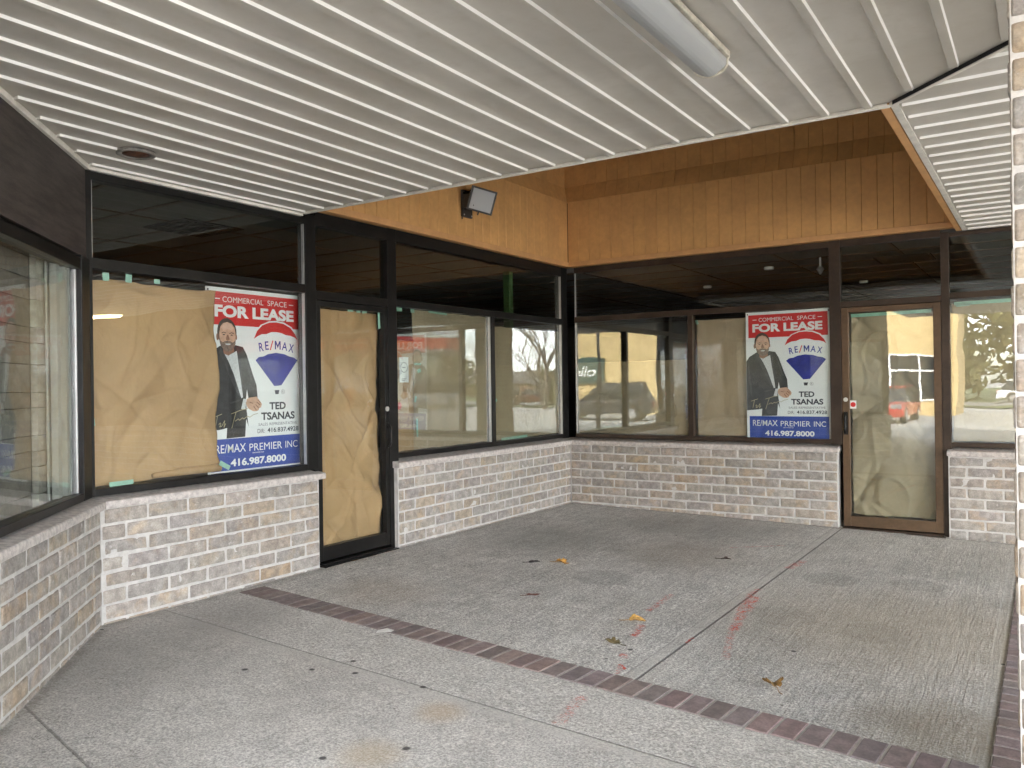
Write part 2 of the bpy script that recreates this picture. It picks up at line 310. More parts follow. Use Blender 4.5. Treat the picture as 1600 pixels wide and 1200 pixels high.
# ------------------------------------------------------------------ mesh helpers
OFF = {}
def pts_of(x0, y0, z0, x1, y1, z1): return [(x, y, z) for z in (z0, z1) for y in (y0, y1) for x in (x0, x1)]
class MB:
    def __init__(s): s.v = []; s.f = []; s.m = []; s.c = []; s.tone = (1, 1, 1)
    def add(s, verts, faces, m=0):
        b = len(s.v); s.v += [tuple(p) for p in verts]
        for f in faces: s.f.append([b+i for i in f]); s.m.append(m); s.c.append(s.tone)
        return s
    def box(s, x0, y0, z0, x1, y1, z1, m=0):
        return s.add(pts_of(x0, y0, z0, x1, y1, z1), [(0, 2, 3, 1), (4, 5, 7, 6), (0, 1, 5, 4), (2, 6, 7, 3), (0, 4, 6, 2), (1, 3, 7, 5)], m)
    def prism(s, poly, a, b, axis='z', m=0):
        """poly: 2-D points, extruded from a to b along axis (x: poly=(y,z); y: poly=(x,z); z: poly=(x,y))"""
        put = {'x': lambda p, t: (t, p[0], p[1]), 'y': lambda p, t: (p[0], t, p[1]), 'z': lambda p, t: (p[0], p[1], t)}[axis]
        n = len(poly); v = [put(p, a) for p in poly]+[put(p, b) for p in poly]
        return s.add(v, [tuple(range(n))[::-1], tuple(range(n, 2*n))]+[(i, (i+1) % n, n+(i+1) % n, n+i) for i in range(n)], m)
    def flat(s, poly, y, m=0): return s.add([(p[0], y, p[1]) for p in poly], [tuple(range(len(poly)))], m)
    def tube(s, pts, rad, n=8, m=0):
        pts = [Vector(p) for p in pts]
        if not hasattr(rad, '__len__'): rad = [rad]*len(pts)
        vs = []; fs = []
        for i, p in enumerate(pts):
            d = (pts[min(i+1, len(pts)-1)]-pts[max(i-1, 0)]).normalized()
            a = d.orthogonal().normalized(); b = d.cross(a)
            for k in range(n):
                t = 2*math.pi*k/n; vs.append(p+(a*math.cos(t)+b*math.sin(t))*rad[i])
        for i in range(len(pts)-1):
            for k in range(n): fs.append((i*n+k, i*n+(k+1) % n, (i+1)*n+(k+1) % n, (i+1)*n+k))
        fs.append(tuple(range(n))[::-1]); fs.append(tuple(range((len(pts)-1)*n, len(pts)*n)))
        return s.add(vs, fs, m)
    def disc(s, c, ax, r, h, n=20, m=0):
        c = Vector(c); ax = Vector(ax).normalized(); return s.tube([c-ax*h/2, c+ax*h/2], r, n, m)
    def bmesh_in(s, bm, m=0):
        bm.verts.index_update(); s.add([v.co[:] for v in bm.verts], [[v.index for v in f.verts] for f in bm.faces], m)
    def xform(s, mat4): s.v = [tuple(mat4 @ Vector(p)) for p in s.v]; return s
    def build(s, name, mats, parent=None, bevel=0, smooth=False, fix=True):
        if not isinstance(mats, (list, tuple)): mats = [mats]
        me = bpy.data.meshes.new(name); off = OFF.get(parent.name, (0, 0, 0)) if parent else (0, 0, 0)
        me.from_pydata([(p[0]-off[0], p[1]-off[1], p[2]-off[2]) for p in s.v], [], s.f)
        for mt in mats: me.materials.append(mt)
        me.polygons.foreach_set('material_index', s.m)
        at = me.attributes.new('tone', 'FLOAT_COLOR', 'CORNER'); buf = []
        for p, c in zip(me.polygons, s.c): buf += [c[0], c[1], c[2], 1.0]*p.loop_total
        at.data.foreach_set('color', buf)
        if smooth: me.polygons.foreach_set('use_smooth', [True]*len(me.polygons))
        if fix:
            bm = bmesh.new(); bm.from_mesh(me); bmesh.ops.recalc_face_normals(bm, faces=bm.faces); bm.to_mesh(me); bm.free()
        me.update(); o = bpy.data.objects.new(name, me); C.objects.link(o)
        if parent:
            o.parent = parent
            if parent.name in OFF: OFF[o.name] = OFF[parent.name]
        if bevel:
            bv = o.modifiers.new('bevel', 'BEVEL'); bv.width = bevel; bv.segments = 2; bv.limit_method = 'ANGLE'; bv.angle_limit = R(40)
        return o
SEG = {'B': ((0, 0, 0), 0.0), 'L': ((0, 0, 0), R(90)), 'Y': ((0, -6.17, 0), R(135)), 'W': ((0, 0, 0), 0.0)}
def tag(o, label, cat, group=None, kind=None):
    if label: o['label'] = label
    if cat: o['category'] = cat
    if group: o['group'] = group
    if kind: o['kind'] = kind
    return o
def place(o, seg, x=0, y=0, z=0):
    (lx, ly, lz), a = SEG[seg]
    o.location = (lx+x*math.cos(a)-y*math.sin(a), ly+x*math.sin(a)+y*math.cos(a), lz+z); o.rotation_euler = (0, 0, a)
def thing(name, label, cat, seg='W', at=(0, 0, 0), group=None):
    """an Empty at the thing's base; children are given in the wall's own coordinates"""
    o = bpy.data.objects.new(name, None); o.empty_display_size = .2; C.objects.link(o); place(o, seg, *at); OFF[o.name] = at
    return tag(o, label, cat, group)
def single(mb, name, mats, label, cat, seg='W', at=(0, 0, 0), group=None, kind=None, **kw):
    t = bpy.data.objects.new('tmp', None); OFF['tmp'] = at
    class P: name = 'tmp'
    mb.v = [(p[0]-at[0], p[1]-at[1], p[2]-at[2]) for p in mb.v]; bpy.data.objects.remove(t)
    o = mb.build(name, mats, None, **kw); place(o, seg, *at); return tag(o, label, cat, group, kind)
def struct(mb, name, mats, **kw):
    o = mb.build(name, mats, **kw); o['kind'] = 'structure'; return o

# ------------------------------------------------------------------ ground
def gz(x): return -.016*x
def sheet(poly, dz=0, nsub=0):
    mb = MB(); n = len(poly); mb.add([(x, y, gz(x)+dz) for x, y in poly]+[(x, y, gz(x)-.4) for x, y in poly],
        [tuple(range(n))[::-1], tuple(range(n, 2*n))]+[(i, (i+1) % n, n+(i+1) % n, n+i) for i in range(n)]); return mb
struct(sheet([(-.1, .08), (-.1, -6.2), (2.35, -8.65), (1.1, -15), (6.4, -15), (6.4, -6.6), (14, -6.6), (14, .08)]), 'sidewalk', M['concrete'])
mb = MB(); mb.add([(-400, -400, -.26), (400, -400, -.26), (400, 400, -.26), (-400, 400, -.26)], [(0, 1, 2, 3)]); struct(mb, 'parking_lot', M['asphalt'])
mb = MB(); mb.add([(-60, -46, -.20), (140, -46, -.20), (140, -140, -.20), (-60, -140, -.20)], [(0, 3, 2, 1)]); struct(mb, 'lawn', M['grass'])
mb = MB(); mb.add([(-60, -50, -.19), (140, -50, -.19), (140, -60, -.19), (-60, -60, -.19)], [(0, 3, 2, 1)]); struct(mb, 'road', mat('road_tar', (.20, .19, .18), .9, 0, .1, .5))

def tone_of(base, v):
    k = 1+random.uniform(-v, v); return tuple(max(.01, c*k*(1+random.uniform(-v, v)*.18)) for c in base)
PAV = [(.225, .178, .172), (.205, .168, .165), (.24, .182, .168), (.215, .162, .158)]
def paver_course(name, along, length, width, start, ang):
    """soldier course of clay pavers; 'along' runs from start at angle ang, z follows the pavement"""
    mb = MB(); pitch = .1135; n = int(length/pitch)
    ca, sa = math.cos(ang), math.sin(ang)
    def W(u, v, z): x, y = start[0]+u*ca-v*sa, start[1]+u*sa+v*ca; return (x, y, gz(x)+z)
    mb.tone = (1, 1, 1); Lp = n*pitch
    mb.add([W(0, -width/2, .0025), W(Lp, -width/2, .0025), W(Lp, width/2, .0025), W(0, width/2, .0025)], [(0, 1, 2, 3)], 1)
    for i in range(n):
        u0 = i*pitch+.006; u1 = (i+1)*pitch-.006; j = random.uniform(-.003, .003); t = .0065+random.uniform(-.0008, .0012); e = .004
        mb.tone = tone_of(random.choice(PAV), .16)
        a = [W(u0, -width/2+j+.003, -.02), W(u1, -width/2+j+.003, -.02), W(u1, width/2+j-.003, -.02), W(u0, width/2+j-.003, -.02)]
        b = [W(u0, -width/2+j+.003, t-e), W(u1, -width/2+j+.003, t-e), W(u1, width/2+j-.003, t-e), W(u0, width/2+j-.003, t-e)]
        c = [W(u0+e, -width/2+j+.003+e, t), W(u1-e, -width/2+j+.003+e, t), W(u1-e, width/2+j-.003-e, t), W(u0+e, width/2+j-.003-e, t)]
        fs = [(8, 9, 10, 11)]
        for k in range(4):
            l = (k+1) % 4; fs += [(k, l, 4+l, 4+k), (4+k, 4+l, 8+l, 8+k)]
        mb.add(a+b+c, fs, 0)
    return struct(mb, name, [M['paver'], M['paver_joint']], fix=False)
paver_course('paver_strip', 'x', 4.78, .222, (.08, -5.065), math.atan(-.0725))
paver_course('paver_strip', 'y', 14.7, .225, (4.985, -14.8), R(90))

# ------------------------------------------------------------------ brick walls
BR0 = [(.33, .292, .252), (.355, .318, .28), (.30, .275, .255), (.375, .335, .29), (.375, .30, .215), (.285, .262, .242), (.335, .305, .28), (.40, .362, .318), (.33, .28, .225), (.31, .288, .27)]
_mean = (.335, .302, .268)
BR = [tuple((m_+(c_-m_)*.66)*.92 for c_, m_ in zip(b_, _mean)) for b_ in BR0]
def brick_bm(x0, z0, x1, z1, y0, y1, rnd=.010):
    bm = bmesh.new(); bmesh.ops.create_cube(bm, size=1)
    for v in bm.verts:
        v.co = Vector((x0+(v.co.x+.5)*(x1-x0), y0+(v.co.y+.5)*(y1-y0), z0+(v.co.z+.5)*(z1-z0)))
    bmesh.ops.bevel(bm, geom=list(bm.edges), offset=rnd, segments=2, affect='EDGES', profile=.6)
    fr = [e for e in bm.edges if abs(e.verts[0].co.y-y0) < 1e-5 and abs(e.verts[1].co.y-y0) < 1e-5 and abs(e.verts[0].co.x-e.verts[1].co.x) > .05]
    bmesh.ops.subdivide_edges(bm, edges=fr, cuts=4, use_grid_fill=True)
    s = random.random()*50
    for v in bm.verts:
        n = mn.noise_vector(Vector((v.co.x*14+s, v.co.z*14, v.co.y*14)))
        v.co += Vector((n.x*.0028, n.y*.0028, n.z*.0028))
    return bm
def brick_run(mb, xa, xb, z0, n, off=0.0, pitch=.31, ch=.1035, jt=.0145, y0=0.0, y1=.10, flip=False):
    for r in range(n):
        zb = z0+r*ch; x = xa-pitch-(pitch*.5 if (r % 2) ^ flip else 0)+off
        while x < xb-.02:
            a = max(x, xa)+jt/2; b = min(x+pitch, xb)-jt/2
            if b-a > .035:
                mb.tone = tone_of(random.choice(BR), .07)
                j = random.uniform(-.003, .003); k = random.uniform(-.002, .002)
                # some bricks carry two tones: split them visually with an extra shallow tone band
                bm = brick_bm(a, zb+jt/2+k, b, zb+ch-jt/2+k, y0+j, y1); mb.bmesh_in(bm, 0); bm.free()
            x += pitch
def mortar(mb, xa, xb, z0, z1, y, yb):
    nx = max(2, int((xb-xa)/.035)); nz = max(2, int((z1-z0)/.03)); vs = []; fs = []
    for j in range(nz+1):
        for i in range(nx+1):
            x = xa+(xb-xa)*i/nx; z = z0+(z1-z0)*j/nz; e = 0 if 0 < i < nx and 0 < j < nz else .5
            vs.append((x, y+mn.noise(Vector((x*17, z*17, 3.3)))*.0035*(1-e), z))
    for j in range(nz):
        for i in range(nx): fs.append((j*(nx+1)+i, j*(nx+1)+i+1, (j+1)*(nx+1)+i+1, (j+1)*(nx+1)+i))
    mb.add(vs, fs); mb.box(xa+.001, y+.006, z0, xb-.001, yb, z1)
def low_wall(seg, xa, xb, label, capa, capb, off=0.0, flip=False, lm=0, rm=0, zt=.742, ends=(0, 0)):
    """brick base under a shop window: face at y=0, cap on top; lm/rm mitre tangents of the cap ends"""
    t = thing('low_brick_wall', label, 'brick wall', seg, ((xa+xb)/2, 0, 0), 'low brick walls under the shop windows')
    mb = MB(); brick_run(mb, xa, xb, zt-9*.1035, 9, off, flip=flip); mb.build('bricks', M['brick'], t, smooth=True, fix=False)
    m2 = MB(); mortar(m2, xa-.003, xb-.003, -.2, zt, .0045, .16); m2.build('mortar', M['mortar'], t)
    cp = MB(); z0, z1, z2 = zt+.002, .793, .82; yf, yb = -.034, .165
    n = max(3, int((capb-capa)/.06)); ring = []
    for i in range(n+1):
        f = i/n; row = []
        for (y, z) in ((yf, z0), (yf-.003, (z0+z1)/2), (yf, z1-.006), (yf+.006, z1), (yb, z2), (yb, z0)):
            A = capa-y*lm if y < .1 else capa-y*lm; B = capb+y*rm
            x = A+(B-A)*f; nn = mn.noise(Vector((x*22, z*30, y*20)))
            row.append((x, y+(nn*.003 if y < 0 else 0), z+(nn*.0015 if y < 0 else 0)))
        ring.append(row)
    vs = [p for r in ring for p in r]; k = 6; fs = [tuple(range(k)), tuple(range(n*k, n*k+k))[::-1]]
    for i in range(n):
        for j in range(k): fs.append((i*k+j, (i+1)*k+j, (i+1)*k+(j+1) % k, i*k+(j+1) % k))
    cp.add(vs, fs); cp.build('stone_cap', M['cap'], t, bevel=.004)
    return t
T22 = math.tan(R(22.5))
low_wall('L', -6.17, -4.295, 'low brick wall under the window that shows brown paper and a poster side by side', -6.17, -4.25, off=.015, lm=T22)
low_wall('L', -3.305, 0.0, 'long low brick wall right of the black framed door running into the inner corner', -3.325, 0, off=.085, rm=1)
low_wall('B', 0.0, 3.225, 'low brick wall below the dark window and poster left of the bronze door', 0, 3.235, lm=1, off=.14, flip=True)
low_wall('B', 4.262, 13.0, 'short stretch of low brick wall between the bronze door and the brick pillar', 4.25, 13, off=.0)
mb = MB(); mb.box(6.602, .03, .822, 13.0, .16, 2.953)
single(mb, 'plywood_wall', M['wood'], 'dark boarded shop wall beyond the brick pillar', 'wall', 'B', (9.8, .1, .82))
low_wall('Y', -3.46, 0.0, 'low brick wall slanting forward at the left edge beneath the angled window', -3.48, 0, rm=T22, off=.03)

# ------------------------------------------------------------------ shop fronts
def pane(t, x0, x1, z0, z1, y=.092, name='pane', g='glass'):
    mb = MB(); mb.box(x0+.001, y, z0+.001, x1-.001, y+.006, z1-.001); return mb.build(name, M[g], t)
def frame(t, posts, rails, mt, y0=.05, y1=.15, name='frame'):
    mb = MB()
    for (x0, x1, z0, z1) in posts: mb.box(x0, y0, z0, x1, y1, z1)
    for (x0, x1, z0, z1) in rails: mb.box(x0+.0005, y0+.003, z0, x1-.0005, y1-.003, z1)
    return mb.build(name, mt, t, bevel=.0025)
def bead(t, x, z0, z1, w=.007, y0=.062, mt='bead'):
    mb = MB(); mb.box(x, y0, z0+.004, x+w, .0915, z1-.004); return mb.build('glazing_bead', M[mt], t)
WG = 'shop windows'
# window with paper and poster
t = thing('shop_window', 'black framed window holding brown paper beside a large poster', 'window', 'L', (-5.3, .1, .82), WG)
frame(t, [(-6.245, -6.178, .82, 2.925), (-4.366, -4.252, .82, 2.955)], [(-6.178, -4.366, .82, .868), (-6.178, -4.366, 2.295, 2.365), (-6.178, -4.366, 2.872, 2.922)], M['black'])
pane(t, -6.178, -4.366, .868, 2.295); pane(t, -6.178, -4.366, 2.365, 2.872, name='transom_pane', g='glass3')
bead(t, -4.375, .868, 2.295); bead(t, -4.375, 2.365, 2.872); bead(t, -6.176, 2.365, 2.872)
# long window right of the black door
t = thing('shop_window', 'wide black framed window of two panes between the black door and inner corner', 'window', 'L', (-1.6, .1, .82), WG)
frame(t, [(-.085, .05, .82, 2.99), (-1.667, -1.60, .875, 2.27)], [(-3.235, -.085, .828, .875), (-3.235, -.085, 2.265, 2.335), (-3.235, -.085, 2.875, 2.99)], M['black'])
pane(t, -3.235, -1.667, .875, 2.265, g='glass2'); pane(t, -1.60, -.085, .875, 2.265, g='glass2'); pane(t, -3.235, -.085, 2.335, 2.875, name='transom_pane', g='glass3')
bead(t, -1.676, .875, 2.265); bead(t, -.093, .875, 2.265); bead(t, -.093, 2.335, 2.875)
# window left of the bronze door
t = thing('shop_window', 'dark bronze framed window with a poster in its right half', 'window', 'B', (1.6, .1, .82), WG)
frame(t, [(1.56, 1.62, .875, 2.295), (3.15, 3.2625, .82, 2.992)], [(.051, 3.15, .828, .875), (.051, 3.15, 2.292, 2.36), (.051, 3.15, 2.922, 2.99)], M['bronze'])
pane(t, .052, 1.56, .875, 2.292, g='glass2'); pane(t, 1.62, 3.15, .875, 2.292); pane(t, .052, 3.15, 2.36, 2.922, name='transom_pane')
bead(t, .053, .875, 2.292); bead(t, .053, 2.36, 2.922)
# window right of the bronze door
t = thing('shop_window', 'bronze framed window at the right edge between bronze door and brick pillar', 'window', 'B', (5.4, .1, .82), WG)
frame(t, [(4.212, 4.285, -.10, 2.962), (6.54, 6.60, .82, 2.955)], [(4.285, 6.54, .828, .872), (4.285, 6.54, 2.298, 2.356), (4.285, 6.54, 2.915, 2.952)], M['bronze'])
for a, b in ((4.285, 6.54),): pane(t, a, b, .872, 2.298, g='glass3'); pane(t, a, b, 2.356, 2.915, name='transom_pane', g='glass3')
# angled window
t = thing('shop_window', 'angled black framed window at the left edge showing pale planks inside', 'window', 'Y', (-1.7, .1, .82), WG)
frame(t, [(-.165, .0, .82, 2.35), (-3.46, -3.38, .82, 2.35)], [(-3.38, -.165, .82, .868), (-3.38, -.165, 2.262, 2.332)], M['black'])
pane(t, -3.38, -.165, .868, 2.262)
bead(t, -.176, .868, 2.262, .009, .081)
mb = MB(); mb.box(-3.46, .06, 2.352, -.03, .14, 2.92)
single(mb, 'plywood_panel', M['wood'], 'dark stained plywood panel above the angled window at upper left', 'panel', 'Y', (-1.7, .1, 2.352), bevel=.002)
mb = MB(); mb.box(-3.46, .04, 2.921, -.012, .16, 2.954)
single(mb, 'white_trim_strip', M['soffit_trim'], 'white metal strip topping the dark plywood panel', 'trim', 'Y', (-1.7, .1, 2.921), bevel=.003)
mb = MB(); mb.box(-6.21, .03, 2.925, -4.40, .16, 2.954); mb.box(-6.245, .045, 2.9255, -6.211, .16, 2.9535)
single(mb, 'white_trim_strip', M['soffit_trim'], 'white metal strip above the window with paper and poster', 'trim', 'L', (-5.3, .1, 2.925), bevel=.003)

def door(seg, x0, x1, label, mt, mt2, jl, jr, zb, z_lt, z_rail, z_head, z_top, stile, toprail, botrail, hinge, handle_side):
    t = thing('shop_door', label, 'door', seg, ((x0+x1)/2, .1, zb), 'shop doors')
    posts = []
    if jl: posts.append((jl[0], jl[1], zb-.04, .818))
    if jr: posts.append((jr[0], jr[1], zb-.04, z_top))
    frame(t, posts, [(x0, x1, z_lt+.004, z_rail), (x0, x1, z_head, z_top-.002)], mt, name='door_frame')
    pane(t, x0, x1, z_rail, z_head, name='transom_pane', g='glass3')
    g = MB(); xa, xb = x0+.004, x1-.004
    g.box(xa, .056, zb+.012, xa+stile, .125, z_lt); g.box(xb-stile, .056, zb+.012, xb, .125, z_lt)
    g.box(xa+stile, .059, z_lt-toprail, xb-stile, .122, z_lt-.001); g.box(xa+stile, .059, zb+.013, xb-stile, .122, zb+.012+botrail)
    lf = g.build('door_leaf', mt2, t, bevel=.003)
    pane(lf, xa+stile, xb-stile, zb+.012+botrail, z_lt-toprail, g='glass3' if seg == 'B' else 'glass')
    th = MB(); th.box(x0-.02, -.035, zb-.05, x1+.02, .16, zb-.012); th.box(x0, .0, zb-.012, x1, .14, zb+.004); th.build('threshold', mt, t, bevel=.004)
    hx = xb-stile/2 if handle_side > 0 else xa+stile/2
    h = MB(); h.box(hx-.02, .045, 0.93, hx+.02, .0555, 1.17); h.tube([(hx, .03, .95), (hx, .012, .985), (hx, .012, 1.115), (hx, .03, 1.15)], .012, 8)
    h.tube([(hx, .05, .95), (hx, .03, .95)], .012, 8); h.tube([(hx, .05, 1.15), (hx, .03, 1.15)], .012, 8)
    h.build('handle', M['black'], lf)
    k = MB(); k.disc((hx, .051, 1.30), (0, 1, 0), .022, .010, 20); k.disc((hx, .045, 1.30), (0, 1, 0), .012, .006, 14); k.box(hx-.002, .0405, 1.292, hx+.002, .0425, 1.308)
    k.build('lock', M['steel'], lf)
    return t, lf
door('L', -4.25, -3.36, 'black framed glass door covered inside with brown paper', M['black'], M['black'], (-4.293, -4.2525), (-3.36, -3.236), .02, 2.245, 2.325, 2.875, 2.99, .045, .05, .118, 0, 1)
dB, lfB = door('B', 3.263, 4.212, 'bronze framed glass door with pale paper inside and red dot sticker', M['bronze'], M['bronze2'], None, None, -.05, 2.272, 2.337, 2.922, 2.992, .07, .053, .11, 0, -1)
mb = MB(); mb.box(3.338, .0895, 1.205, 3.40, .0915, 1.29); mb.disc((3.369, .0888, 1.247), (0, 1, 0), .026, .0012, 24, 1)
mb.build('sticker', [M['white'], M['red']], lfB)

# ------------------------------------------------------------------ kraft paper, tape
def paper(label, seg, x0, x1, z0, z1, y, seed, mt='kraft', amp=.018, tapes=(), ragged=.005, curl=None, shape=None, folds=14):
    rnd = random.Random(seed); cr = []
    for i in range(folds):
        a = rnd.uniform(-.9, .9)+(math.pi/2 if rnd.random() < .75 else 0)
        cx, cz = rnd.uniform(x0, x1), rnd.uniform(z0, z1); cr.append((cx, cz, math.cos(a), math.sin(a), rnd.uniform(.25, 1), rnd.uniform(.03, .10), rnd.uniform(.15, .5), rnd.choice((-1, 1))))
    nx = int((x1-x0)/.013)+2; nz = int((z1-z0)/.013)+2; vs = []; fs = []
    for j in range(nz+1):
        for i in range(nx+1):
            u, w = i/nx, j/nz; x = x0+(x1-x0)*u; z = z0+(z1-z0)*w
            h = .5+.5*mn.noise(Vector((x*1.6+seed, z*1.3, 0)))
            for (cx, cz, dx, dz, k, wd, ln, sg) in cr:
                s = (x-cx)*dx+(z-cz)*dz; d = (x-cx)*-dz+(z-cz)*dx
                h += sg*k*.8*math.exp(-abs(d)/wd)*math.exp(-(s/ln)**2)
            rg = mn.noise(Vector((x*2.3+seed, z*1.5, 5)))+.5*mn.noise(Vector((x*5+seed, z*3.2, 9)))
            h += 1.1*(.5-abs(rg))-.35*max(0, .10-abs(mn.noise(Vector((x*2.9+seed*2, z*2.2, 2)))))*10*(.5+.5*mn.noise(Vector((x*1.5, z*1.5, seed))))
            if i in (0, nx): x += ragged*mn.noise(Vector((z*9, seed, 1)))*2
            if j in (0, nz): z += ragged*mn.noise(Vector((x*7, seed, 2)))*2
            if shape: x, z = shape(u, w, x, z)
            yy = y+max(-.2, h)*amp
            if curl: yy = curl(u, w, yy)
            vs.append((x, min(max(yy, .101), .195), z))
    for j in range(nz):
        for i in range(nx): fs.append((j*(nx+1)+i, j*(nx+1)+i+1, (j+1)*(nx+1)+i+1, (j+1)*(nx+1)+i))
    mb = MB().add(vs, fs); at = ((x0+x1)/2, y, z0)
    o = single(mb, 'paper_sheet', M[mt], label, 'paper', seg, at, 'kraft paper taped inside the windows', smooth=True, fix=False)
    so_ = o.modifiers.new('thickness', 'SOLIDIFY'); so_.thickness = .0006; so_.offset = 1
    for (tx, tz, tw, th_, ta) in tapes:
        m2 = MB(); ca, sa = math.cos(ta), math.sin(ta)
        P = [(-tw/2, -th_/2), (-tw/6, -th_/2*1.05), (tw/2, -th_/2), (tw/2, th_/2), (tw/5, th_/2*.94), (-tw/2, th_/2)]
        q = [(tx+a*ca-b*sa-at[0], tz+a*sa+b*ca-at[2]) for a, b in P]
        m2.prism(q, .0990-at[1], .1003-at[1], 'y'); m2.build('tape', M['tape'], o)
    return o
def shapeA(u, w, x, z):
    if w > .9: z += -.012*(u < .12) + .012*math.sin(u*7)*(w-.9)/.1
    if w < .10 and u > .55: x += .05*(u-.55)/.45*(1-w/.10)      # flap at the lower right
    if w < .02: z += .05*max(0, u-.35)**1.0*1.2
    return x, z
paper('brown kraft paper in the window, its right edge covering part of the poster', 'L', -6.168, -5.185, .875, 2.238, .106, 3, 'kraft', .055,
      [(-6.06, 2.258, .045, .055, .05), (-5.90, 2.262, .045, .055, -.06), (-5.69, 2.262, .045, .032, 0), (-5.97, .885, .17, .03, .02), (-6.165, 1.30, .035, .05, .1), (-6.17, .95, .02, .09, 0), (-5.15, .93, .10, .035, -.5)], shape=shapeA, folds=20)
m = MB(); m.tube([(-5.72, .135, .905), (-5.5, .137, .915), (-5.3, .136, .918), (-5.17, .134, .915)], [.018, .030, .033, .030], 14); OFF['paper_sheet'] = (-5.6765, .106, .875); m.build('rolled_foot', M['kraft'], bpy.data.objects['paper_sheet'], smooth=True)
paper('brown kraft paper filling the black framed door', 'L', -4.205, -3.392, .135, 2.19, .115, 9, 'kraft', .058,
      [(-3.80, 2.195, .07, .03, 0), (-3.70, 2.192, .05, .03, 0), (-3.62, 2.19, .06, .028, .1), (-3.43, 2.13, .03, .16, .05)], folds=22)
paper('narrow brown paper strip beside the black door, below a dark gap', 'L', -3.232, -2.905, .88, 1.95, .125, 14, 'kraft', .012,
      [(-3.17, 2.245, .13, .035, 0), (-2.95, 2.245, .06, .035, .02)], folds=6)
paper('pale paper sheet overlapping a narrow brown strip in the wide window', 'L', -2.93, -1.668, .885, 2.262, .112, 21, 'kraft2', .014,
      [(-2.86, 1.66, .05, .035, .3), (-2.90, 1.10, .025, .18, .02), (-2.92, 1.38, .025, .06, -.3), (-2.55, 2.25, .30, .02, -.03), (-2.88, 1.725, .10, .02, 0)], folds=10)
paper('pale paper sheet in the window pane next to the inner corner', 'L', -1.598, -.09, .885, 2.17, .112, 25, 'kraft2', .014,
      [(-1.15, .895, .55, .03, .01), (-1.53, 1.33, .06, .03, .5)], folds=10)
paper('pale paper covering only the lower half of the dark corner pane', 'B', .055, 1.555, .885, 1.78, .116, 31, 'kraft2', .012, [], folds=8)
paper('pale paper sheet behind the left side of the poster near the bronze door', 'B', 1.64, 3.14, .885, 2.235, .135, 36, 'kraft2', .012,
      [(1.66, 2.21, .03, .05, .3)], folds=8)
def shapeD(u, w, x, z): return x, z
paper('pale paper filling the bronze framed door, creased at its foot', 'B', 3.342, 4.133, .08, 2.2, .112, 44, 'kraft2', .056,
      [(3.74, 2.19, .76, .035, .01)], folds=22)
paper('pale paper under a long mint tape in the window by the brick pillar', 'B', 4.30, 6.4, .885, 2.25, .112, 52, 'kraft2', .015,
      [(4.95, 2.255, 1.25, .035, .01), (4.40, 2.235, .12, .03, .05)], folds=10)
mb = MB(); mb.box(3.77, .1005, .082, 3.80, .1015, .115); mb.add([(3.79, .1008, .10), (3.90, .1008, .185), (3.902, .1008, .183), (3.797, .1008, .098)], [(0, 1, 2, 3)])
# notice with a no smoking symbol
t = thing('notice', 'small white no smoking notice stuck inside the wide window', 'sign', 'L', (-3.085, .1, 1.54))
mb = MB(); mb.box(-3.15, .1005, 1.545, -3.02, .1015, 1.79); mb.build('sheet', M['poster'], t)
mb = MB(); N = 28; c = (-3.085, 1.69)
ro, ri = .052, .044
mb.add([(c[0]+r*math.cos(2*math.pi*k/N), .0998, c[1]+r*math.sin(2*math.pi*k/N)) for k in range(N) for r in (ro, ri)], [(2*k, 2*((k+1) % N), 2*((k+1) % N)+1, 2*k+1) for k in range(N)])
a = R(45); mb.add([(c[0]+math.cos(a)*s*.046+math.cos(a+1.57)*q*.004, .0998, c[1]-math.sin(a)*s*.046-math.sin(a+1.57)*q*.004*-1) for s, q in ((-1, -1), (1, -1), (1, 1), (-1, 1))], [(0, 1, 2, 3)])
mb.box(c[0]-.03, .0992, c[1]-.006, c[0]+.022, .0995, c[1]+.004); 
mb.build('symbol', M['greyink'], t); MB().box(-3.12, .0998, 1.575, -3.06, .1, 1.582).build('text_line', M['greyink'], t); MB().box(-3.12, .0998, 1.56, -3.075, .1, 1.567).build('text_line', M['greyink'], t)
mb = MB(); mb.disc((-3.165, .0996, 1.32), (0, 1, 0), .036, .001, 26)
single(mb, 'sticker', M['red'], 'round red sticker low inside the wide window beside the black door', 'sticker', 'L', (-3.165, .1, 1.32))

# ------------------------------------------------------------------ posters
def text_mesh(s, bold=0.0, shear=0.0):
    cu = bpy.data.curves.new('t', 'FONT'); cu.body = s; cu.size = 1; cu.offset = bold; cu.shear = shear; cu.fill_mode = 'FRONT'; cu.resolution_u = 4
    o = bpy.data.objects.new('t', cu); C.objects.link(o); dg = bpy.context.evaluated_depsgraph_get(); dg.update()
    me = bpy.data.meshes.new_from_object(o.evaluated_get(dg)); v = [tuple(p.co) for p in me.vertices]; f = [tuple(p.vertices) for p in me.polygons]
    bpy.data.objects.remove(o); bpy.data.curves.remove(cu); bpy.data.meshes.remove(me); return v, f
def text_into(mb, s, x0, x1, z0, z1, y, bold=.02, rot=0, m=0):
    v, f = text_mesh(s, bold); xs = [p[0] for p in v]; ys = [p[1] for p in v]
    ax, bx, ay, by = min(xs), max(xs), min(ys), max(ys); cx, cz = (x0+x1)/2, (z0+z1)/2; out = []
    for p in v:
        px = (p[0]-(ax+bx)/2)/(bx-ax)*(x1-x0); pz = (p[1]-(ay+by)/2)/(by-ay)*(z1-z0)
        out.append((cx+px*math.cos(rot)-pz*math.sin(rot), y, cz+px*math.sin(rot)+pz*math.cos(rot)))
    mb.add(out, f, m)
